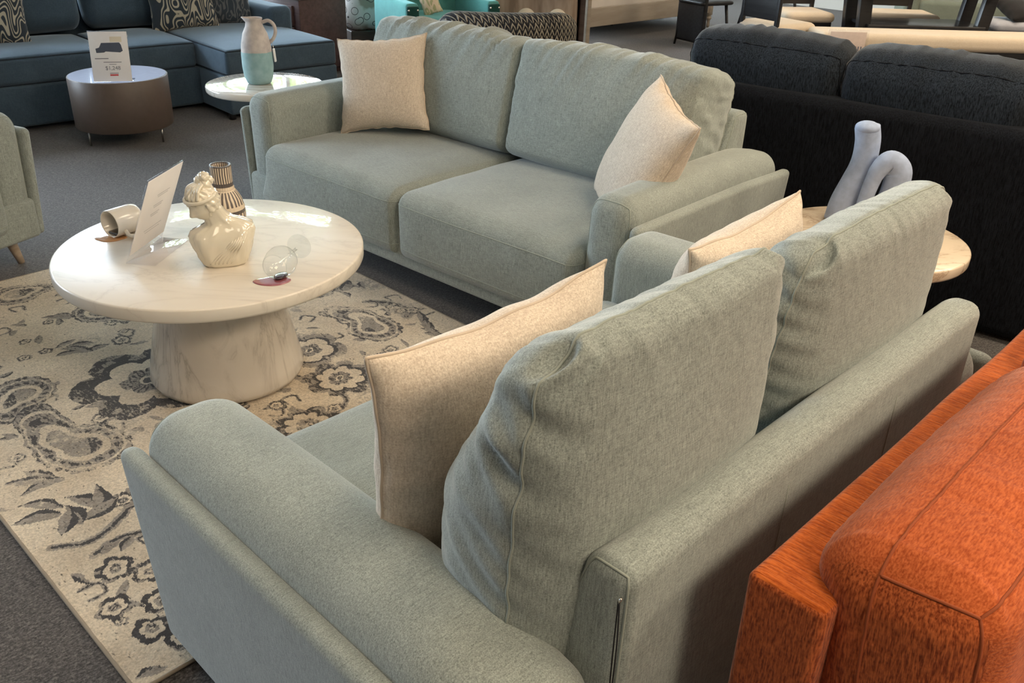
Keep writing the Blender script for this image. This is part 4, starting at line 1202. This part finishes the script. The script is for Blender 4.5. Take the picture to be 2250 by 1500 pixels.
# local: x along to the right/near, y away from the viewer. rear plane y=0
def nf(Q):
    o = Q.copy(); o[:, 1] += .006 * nz(Q, 6, 3); return o
NW = 2.3
V, F = softbox((NW, .20, .78), (.04, .04, .045), .06, 4, nf); mb = MB(); mb.add(V, F); mb.build('back_frame', M['navy_base'], t, loc=(NW / 2 - .05, .0, .41))
V, F = softbox((NW, .85, .36), (.04, .05, .05), .1, 3); mb = MB(); mb.add(V, F); mb.build('base_frame', M['navy_base'], t, loc=(NW / 2 - .05, .52, .22))
for x in (0, NW - .1 - .12):
    V, F = softbox((.16, .98, .58), .06, .1, 4); mb = MB(); mb.add(V, F); mb.build('arm', M['navy_base'], t, loc=(x + .05, .5, .33))
cw = .70
for i, (xc, yc, w_) in enumerate(((.285, .13, .69), (.98, .12, .70), (1.72, .12, .72))):
    o = back_cushion(t, 'back_cushion', xc, yc, .790, (w_, .26, .42), R(-8), (.06, .10, .10), M['navy_cush'], M['navy_base'], 20 + i, .025, 5, bulge=.03, wr=.009, dent=0.012, seams=(-1,))
for i in range(3):
    V, F = softbox((.66, .62, .18), .06, .08, 3); mb = MB(); mb.add(V, F); mb.build('seat_cushion', M['navy_base'], t, loc=(.31 + .7 * i, .58, .47))
for x in (.05, NW - .15):
    for y in (0, .85):
        V, F = tube([(0, 0, 0), (0, 0, .05)], .025, 10); mb = MB(); mb.add(V, F); mb.build('foot', M['wood_black'], t, loc=(x, y, 0))

# ------------------------------------------------------------------ orange sofa (bottom right)
O0 = s2(-.476, .085, 0)
t = thing('sofa', 'rust orange chenille sofa in the bottom right corner, back to back with the loveseat', 'sofa', (O0[0], O0[1], 0), R(45.75))
# local: x away along the loveseat, -y toward the viewer (its seat side)
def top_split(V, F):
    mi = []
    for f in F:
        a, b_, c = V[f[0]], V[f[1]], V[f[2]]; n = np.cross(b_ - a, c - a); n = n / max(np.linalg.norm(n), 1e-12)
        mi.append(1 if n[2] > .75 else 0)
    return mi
OW = 2.1
V, F = softbox((OW, .11, .68), (.012, .014, .012), .04, 4, lambda Q: Q + np.stack([0 * Q[:, 0], .004 * nz(Q, 7, 2), 0 * Q[:, 0]], 1))
mb = MB()
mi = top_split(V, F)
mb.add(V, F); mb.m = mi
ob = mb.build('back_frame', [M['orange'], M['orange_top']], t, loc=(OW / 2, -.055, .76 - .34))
V, F = softbox((OW, .75, .32), .03, .1, 3); mb = MB(); mb.add(V, F); mb.build('base_frame', M['orange'], t, loc=(OW / 2, -.53, .24))
V, F = softbox((.62, .62, .17), .05, .06, 4); mb = MB(); mb.add(V, F); mb.build('seat_cushion', M['orange'], t, loc=(.52, -.58, .46))
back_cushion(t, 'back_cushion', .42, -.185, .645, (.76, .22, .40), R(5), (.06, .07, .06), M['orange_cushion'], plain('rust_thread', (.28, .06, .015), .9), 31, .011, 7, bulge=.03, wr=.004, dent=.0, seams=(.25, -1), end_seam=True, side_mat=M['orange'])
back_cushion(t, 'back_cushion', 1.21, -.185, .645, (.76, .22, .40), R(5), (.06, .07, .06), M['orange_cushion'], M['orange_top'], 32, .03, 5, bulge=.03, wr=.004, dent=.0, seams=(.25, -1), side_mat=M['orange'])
for x in (.08, OW - .08):
    for y in (-.08, -.8):
        V, F = tube([(0, 0, 0), (0, 0, .09)], .025, 10); mb = MB(); mb.add(V, F); mb.build('foot', M['wood_black'], t, loc=(x, y, 0))

# ------------------------------------------------------------------ sectional (upper left)
t = thing('sectional_sofa', 'slate blue velvet sectional with a chaise, along the far left', 'sofa', (-2.25, 6.42, 0), R(42))
TS, TW = M['teal_sofa'], M['teal_seam']
def sb(name, parent, size, c, r, mat, seg=.08, k=4, fn=None, rot=None):
    V, F = softbox(size, r, seg, k, fn); mb = MB(); mb.add(V, F); return mb.build(name, mat, parent, loc=c, rot=rot)
sb('base_frame', t, (2.6, 1.16, .26), (-1.22, .61, .17), (.02, .02, .02), TS)
sb('chaise_base', t, (.86, 1.60, .26), (.50, .38, .17), (.02, .02, .02), TS)
def crown(h, a):
    def fn(Q):
        o = Q.copy(); x = Q[:, 0] / h[0]; y = Q[:, 1] / h[1]
        o[:, 2] += (Q[:, 2] > 0) * a * np.clip(1 - x ** 4, 0, 1) * np.clip(1 - y ** 4, 0, 1); return o
    return fn
def seat_part(x0, x1, y0, y1):
    h = ((x1 - x0) / 2, (y1 - y0) / 2, .085); r = np.array((.025, .03, .03)); fn = crown(h, .03)
    o = sb('seat_cushion', t, (2 * h[0], 2 * h[1], .17), ((x0 + x1) / 2, (y0 + y1) / 2, .385), r, TS, .05, 4, fn)
    mb = MB()
    for zz in (.085, -.085):
        tpts = [(-h[0], a * h[1], zz) for a in np.linspace(1, -1, 16, endpoint=False)] + [(a * h[0], -h[1], zz) for a in np.linspace(-1, 1, 30, endpoint=False)] + [(h[0], a * h[1], zz) for a in np.linspace(-1, 1, 16)]
        Q = fn(soft_map(np.array(tpts), np.array(h), r)); V, F = tube(Q, .006, 6); mb.add(V, F)
    mb.build('welt', TW, o)
seat_part(-2.05, -1.285, .03, .80); seat_part(-1.275, -.51, .03, .80); seat_part(-.50, .06, .03, .80)
seat_part(.07, .93, -.42, .85)
sb('back_frame', t, (3.55, .22, .62), (-.83, 1.10, .40), .05, TS)
sb('arm', t, (.20, .85, .55), (.86, .66, .36), (.05, .05, .05), TS)
for i, (xc, w_) in enumerate(((-1.68, .8), (-.86, .82), (.0, .8), (.58, .38))):
    back_cushion(t, 'back_cushion', xc, .87, .72, (w_, .22, .46), R(12), (.06, .09, .09), TS, TW, 40 + i, .04, 4, bulge=.04, wr=.005)
for x, y in ((-2.4, .1), (-2.4, 1.0), (.1, -.36), (.85, -.36), (.85, 1.0)):
    V, F = tube([(0, 0, 0), (0, 0, .05)], .025, 10); mb = MB(); mb.add(V, F); mb.build('foot', M['wood_black'], t, loc=(x, y, 0))
def loc40(x, y, z):
    c, s = math.cos(R(42)), math.sin(R(42)); return (-2.25 + c * x - s * y, 6.42 + s * x + c * y, z)
throw_pillow('throw_pillow', 'dark wavy-line patterned pillow at the left edge, on the sectional', 'pillow', loc40(-1.10, .55, .705), (R(-18), R(3), R(28)), .50, .16, M['wave_pillow'], None, None, 6, 40)
throw_pillow('throw_pillow', 'dark wavy-line patterned pillow on the chaise corner of the sectional', 'pillow', loc40(.22, .58, .705), (R(-18), R(-3), R(30)), .50, .16, M['wave_pillow'], None, None, 7, 40)
throw_pillow('throw_pillow', 'plain dark textured pillow beside the chaise arm of the sectional', 'pillow', loc40(.56, .62, .69), (R(-14), R(2), R(20)), .46, .14, M['stripe_pillow'], None, None, 8, 40)

# ------------------------------------------------------------------ dresser, beds
t = thing('dresser', 'reddish brown wooden dresser behind the chaise', 'dresser', (-1.75, 7.70, 0), R(-42))
# corner (near right) at local (0,0); body to -x (front face) and +y
sb('body', t, (1.3, .48, .57), (-.65, .24, .335), .006, M['wood_cherry'], .5, 2)
sb('top_panel', t, (1.34, .52, .025), (-.65, .24, .6325), .006, plain('dresser_top', (.42, .36, .32), .3), .5, 2)
for i in range(3):
    for j in range(2):
        dr = sb('drawer', t, (.56, .02, .155), (-.36 - .60 * j, -.008, .15 + .17 * i), .004, M['wood_cherry'], .5, 2)
        V, F = ellipsoid((0, -.022, 0), (.012, .014, .012), 12, 8); mb = MB(); mb.add(V, F); mb.build('knob', M['steel'], dr)
for x in (-1.22, -.08):
    for y in (.06, .42): sb('foot', t, (.06, .06, .06), (x, y, .03), .006, M['wood_cherry'], .5, 2)

def bed(name, label, loc, rz, size, mats, ztop=.72, zrail=.30):
    w_, l_ = size
    t = thing(name, label, 'bed', loc, rz)
    return t
t = thing('bed', 'bed with grey bedding of looping dark lines, beside the dresser', 'bed', (-1.50, 8.60, 0), R(27))
def drape(Q):
    o = Q.copy(); o[:, 0] += .02 * nz(Q, 7, 1); o[:, 1] += .025 * nz(Q, 8, 4); return o
sb('platform', t, (.92, 1.9, .20), (.48, .97, .15), .01, M['wood_dark'], .3, 2)
sb('duvet', t, (1.0, 2.0, .52), (.48, .97, .50), (.13, .13, .13), M['bedding'], .08, 5, drape)
for x in (.1, .85):
    for y in (.1, 1.8): sb('leg', t, (.06, .06, .06), (x, y, .03), .005, M['wood_dark'], .3, 2)

t = thing('bed', 'bed with a taupe quilt and cream half-circle patches, behind the knitted chair', 'bed', (.58, 8.45, 0), R(2))
sb('platform', t, (.80, 1.1, .22), (-.42, .60, .17), .01, M['wood_dark'], .3, 2)
sb('quilt', t, (.86, 1.2, .46), (-.42, .60, .49), (.08, .08, .08), M['quilt'], .06, 5, drape)
for x in (-.46, -.18):
    V, F = lathe_solid([(.085, -.006), (.085, .004), (.0, .006)], 40); keep = V[:, 1] > -1
    mb = MB(); mb.add(xf(V, (x, -.012, .44), rx=R(90)), F); o = mb.build('patch', M['cream_fabric'], t); o['label'] = 'cream half-circle patch'
sb('headboard', t, (.05, 1.2, 1.25), (.05, .65, .625), .01, M['wood_dark'], .3, 2)
for x in (-.75, -.1):
    for y in (.1, 1.0): sb('leg', t, (.06, .06, .06), (x, y, .03), .005, M['wood_dark'], .3, 2)

t = thing('bed', 'taupe wooden bed frame with turned legs, standing on bare carpet', 'bed', (.765, 9.87, 0), R(44.5))
# near side rail along +x from the post, bed to +y
sb('post', t, (.06, .10, 1.25), (0, 0, .625), .008, M['wood_taupe'], .5, 2)
sb('headboard', t, (.04, 1.5, .75), (0, .80, .80), .008, M['wood_taupe'], .5, 2)
sb('post', t, (.06, .10, 1.25), (0, 1.6, .625), .008, M['wood_taupe'], .5, 2)
sb('side_rail', t, (2.24, .035, .19), (1.15, 0, .265), .006, M['wood_taupe'], .5, 2)
sb('side_rail', t, (2.24, .035, .19), (1.15, 1.6, .265), .006, M['wood_taupe'], .5, 2)
sb('foot_rail', t, (.035, 1.6, .19), (2.27, .8, .265), .006, M['wood_taupe'], .5, 2)
sb('mattress', t, (2.12, 1.5, .26), (1.14, .8, .44), (.05, .05, .05), M['white_bedding'], .1, 4, drape)
for y in (0, 1.6):
    V, F = lathe_solid([(.012, 0), (.018, .012), (.022, .03), (.018, .06), (.022, .085), (.034, .10), (.036, .112), (.026, .125), (.03, .14), (.04, .15), (.04, .40)], 20)
    mb = MB(); mb.add(V, F); mb.build('turned_leg', M['wood_taupe'], t, loc=(2.27, y, 0))
for x in (.7, 1.35):
    V, F = tube([(0, 0, 0), (0, 0, .32)], .02, 10); mb = MB(); mb.add(V, F); mb.build('centre_leg', M['wood_black'], t, loc=(x, .75, 0))

# ------------------------------------------------------------------ teal tufted armchair
t = thing('armchair', 'teal tufted armchair with silver nailheads, behind the far sofa', 'armchair', (-.50, 7.80, 0), R(27))
# front at -y ; arm fronts at y=0 ; width .84
sb('seat', t, (.58, .62, .22), (0, .36, .37), (.05, .05, .05), M['teal'], .06, 4, crown((.29, .31, .11), .02))
def tuft(Q):
    o = Q.copy(); f = (Q[:, 1] < 0)
    for i in range(5):
        for j in range(4):
            cx, cz = (-.28 + .14 * i + (.07 if j % 2 else 0)), -.28 + .17 * j
            g = np.exp(-(((Q[:, 0] - cx) / .028) ** 2 + ((Q[:, 2] - cz) / .028) ** 2)); o[:, 1] += f * g * .03
    return o
sb('backrest', t, (.80, .14, .80), (0, .72, .66), (.05, .05, .05), M['teal'], .018, 3, tuft)
for s in (-1, 1):
    def slope(Q):
        o = Q.copy(); o[:, 2] += (Q[:, 2] > 0) * .30 * sstep(-.1, .4, Q[:, 1]); return o
    sb('arm', t, (.11, .80, .46), (s * .365, .37, .40), (.02, .02, .03), M['teal'], .05, 3, slope)
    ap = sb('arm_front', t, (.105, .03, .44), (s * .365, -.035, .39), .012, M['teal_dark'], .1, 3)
    for k in range(7):
        for xx in (-.038, .038):
            V, F = ellipsoid((0, 0, 0), (.009, .006, .009), 10, 8); mb = MB(); mb.add(V, F)
            mb.build('nailhead', M['brass_nail'], ap, loc=(xx, -.016, .19 - .055 * k))
for x in (-.33, .33):
    for y in (.06, .70):
        V, F = tube([(0, 0, 0), (0, 0, .27)], [.014, .022], 10); mb = MB(); mb.add(V, F); mb.build('leg', M['wood_black'], t, loc=(x, y, 0))
throw_pillow('small_cushion', 'tiny cream floral cushion on the seat of the teal armchair', 'pillow', (-.70, 8.02, .58), (R(-12), R(-18), R(15)), .17, .09, M['floral'], None, None, 9, 24)

# ------------------------------------------------------------------ knitted accent chair (back view)
t = thing('accent_chair', 'rounded accent chair in black and cream herringbone knit, seen from behind', 'armchair', (-.02, 6.30, 0), R(6))
def barrel(Q):
    o = Q.copy(); o[:, 1] += .10 * (Q[:, 0] / .48) ** 2; return o
sb('shell', t, (.95, .20, .62), (0, .0, .44), (.14, .09, .10), M['knit'], .04, 6, barrel)
sb('seat_cushion', t, (.66, .55, .24), (0, .42, .32), (.06, .06, .06), M['knit'], .06, 4)
for s in (-1, 1): sb('arm', t, (.15, .60, .50), (s * .40, .40, .38), (.06, .06, .06), M['knit'], .06, 4)
V, F = lathe_solid([(.30, 0), (.30, .03), (.05, .035), (.05, .2)], 32); mb = MB(); mb.add(V, F); mb.build('swivel_base', M['wood_black'], t, loc=(0, .35, 0))

# ------------------------------------------------------------------ dining set
t = thing('bench', 'long beige upholstered bench behind the black-navy sofa', 'bench', (2.55, 7.72, 0), R(1.5))
sb('seat_pad', t, (2.2, .42, .13), (1.10, .20, .425), (.05, .055, .055), M['beige_seat'], .06, 6)
sb('apron', t, (2.05, .34, .06), (1.10, .20, .34), .008, M['wood_black'], .5, 2)
for x in (.1, 2.1):
    for y in (.05, .35): sb('leg', t, (.05, .05, .32), (x, y, .16), .006, M['wood_black'], .5, 2)
# price card standing on the bench
t = thing('price_card', 'small clear price card against the front of the beige bench', 'sign', (2.76, 7.685, .405), R(1.5))
sb('acrylic_holder', t, (.34, .004, .20), (0, 0, .02), .001, M['acrylic'], 1, 1)
sb('card', t, (.30, .002, .17), (0, -.004, .018), .0005, plain('card_pinkish', (.62, .50, .44), .6), 1, 1)
for k in range(4):
    mb = MB(); flat(mb, .05 + .022 * k, .062 + .022 * k, -.045, -.01, -.0055); mb.build('printed_mark', M['ink'], t, smooth=False)

def dining_chair(name, label, loc, rz, back=True, mat='beige_seat', group=None, w=.50):
    t = thing(name, label, 'chair', loc, rz, group)
    sb('seat', t, (w, .50, .10), (0, 0, .455), (.07, .07, .045), M[mat], .06, 6)
    sb('seat_rail', t, (.44, .44, .05), (0, 0, .395), .008, M['wood_black'], .5, 2)
    for sx in (-1, 1):
        for sy in (-1, 1):
            V, F = tube([(sx * .03, sy * .03, 0), (0, 0, .41)], [.014, .022], 10); mb = MB(); mb.add(V, F); mb.build('leg', M['wood_black'], t, loc=(sx * .19, sy * .19, 0))
    if back:
        for sx in (-1, 1):
            sb('back_post', t, (.04, .035, .48), (sx * .20, .225, .64), .008, M['wood_black'], .5, 2)
        sb('back_panel', t, (.40, .025, .34), (0, .225, .70), .008, M['wood_black'], .5, 2)
    return t
CG = None
dining_chair('dining_chair', 'beige padded dining chair, nearest one left of the bench', (2.33, 8.28, 0), R(-58 + 180))
dining_chair('dining_chair', 'beige padded dining chair with a black back, behind the nearest one', (2.78, 9.12, 0), R(8))
dining_chair('dining_chair', 'beige padded dining chair on the far side of the black table', (3.72, 9.22, 0), R(-4), w=.74)
dining_chair('dining_chair', 'grey upholstered chair at the right edge holding a black pillow', (4.70, 8.85, 0), R(-8), False, 'grey_seat')
throw_pillow('throw_pillow', 'black pillow lying on the grey chair at the right edge', 'pillow', (4.74, 8.86, .58), (R(-70), R(8), R(20)), .42, .14, M['black_cushion'], None, None, 10, 24)

t = thing('dining_table', 'black dining table with a low slatted shelf, behind the beige bench', 'table', (3.68, 8.64, 0), R(2))
sb('tabletop', t, (1.16, .8, .04), (0, .0, .76), .008, M['wood_black'], .5, 2)
sb('shelf', t, (1.06, .50, .03), (0, -.02, .47), .006, plain('ebonised_shelf', (.035, .034, .036), .25, 0, .2, 12), .5, 2)
for sx in (-1, 1):
    for sy in (-1, 1):
        V, F = softbox((.11, .08, .76), .008, .5, 2, lambda Q, sx=sx: Q + np.stack([sx * .10 * Q[:, 2], 0 * Q[:, 0], 0 * Q[:, 0]], 1)); mb = MB(); mb.add(V, F)
        mb.build('leg', M['wood_black'], t, loc=(sx * .53, sy * .17, .38))

# tall stool / black post cluster left of the dining set
t = thing('bar_stool', 'black stool with slanted thin legs, left of the dining set', 'stool', (2.95, 10.9, 0), R(20))
sb('seat', t, (.42, .42, .06), (0, 0, .66), (.06, .06, .025), M['wood_black'], .1, 4)
for sx in (-1, 1):
    for sy in (-1, 1):
        V, F = tube([(sx * .10, sy * .10, 0), (0, 0, .65)], [.014, .02], 10); mb = MB(); mb.add(V, F); mb.build('leg', M['wood_black'], t, loc=(sx * .15, sy * .15, 0))
t = thing('side_chair', 'dark side chair with a solid black back, beside the black stool', 'chair', (2.04, 10.05, 0), R(30))
sb('seat', t, (.44, .44, .05), (0, 0, .45), (.06, .06, .02), M['wood_black'], .1, 4)
sb('backrest', t, (.05, .44, .90), (-.17, .0, .50), (.02, .03, .03), M['wood_black'], .1, 4)
for sx in (-1, 1):
    for sy in (-1, 1):
        V, F = tube([(sx * .05, sy * .05, 0), (0, 0, .44)], [.012, .018], 10); mb = MB(); mb.add(V, F); mb.build('leg', M['wood_black'], t, loc=(sx * .15, sy * .15, 0))
# sage cabinet-like upholstered seat behind the table
t = thing('armchair', 'grey-green upholstered chair behind the black dining table', 'armchair', (4.95, 10.6, 0), R(-15))
M['grey_green'] = fabric('grey_green_cloth', (.14, .165, .135), (.23, .26, .215))
sb('seat', t, (.9, .8, .44), (0, 0, .28), (.05, .05, .05), M['grey_green'], .1, 4)
sb('backrest', t, (.9, .2, .85), (0, .42, .5), (.05, .05, .05), M['grey_green'], .1, 4)
for s in (-1, 1): sb('arm', t, (.16, .85, .62), (s * .52, .03, .35), (.05, .05, .05), M['grey_green'], .1, 4)
for sx in (-1, 1):
    for sy in (-1, 1):
        V, F = tube([(0, 0, 0), (0, 0, .07)], .02, 8); mb = MB(); mb.add(V, F); mb.build('foot', M['wood_black'], t, loc=(sx * .4, sy * .34, 0))

# ------------------------------------------------------------------ render look
vs = sc.view_settings
sc.display_settings.display_device = 'sRGB'
vs.view_transform = 'Standard'; vs.look = 'None'; vs.gamma = 1; vs.use_curve_mapping = False
vs.exposure = -.06
sc.cycles.max_bounces = 10; sc.cycles.transparent_max_bounces = 16; sc.cycles.diffuse_bounces = 4; sc.cycles.glossy_bounces = 4
sc.cycles.caustics_reflective = False; sc.cycles.caustics_refractive = False
sc.cycles.use_denoising = True
sc.cycles.sample_clamp_indirect = 6
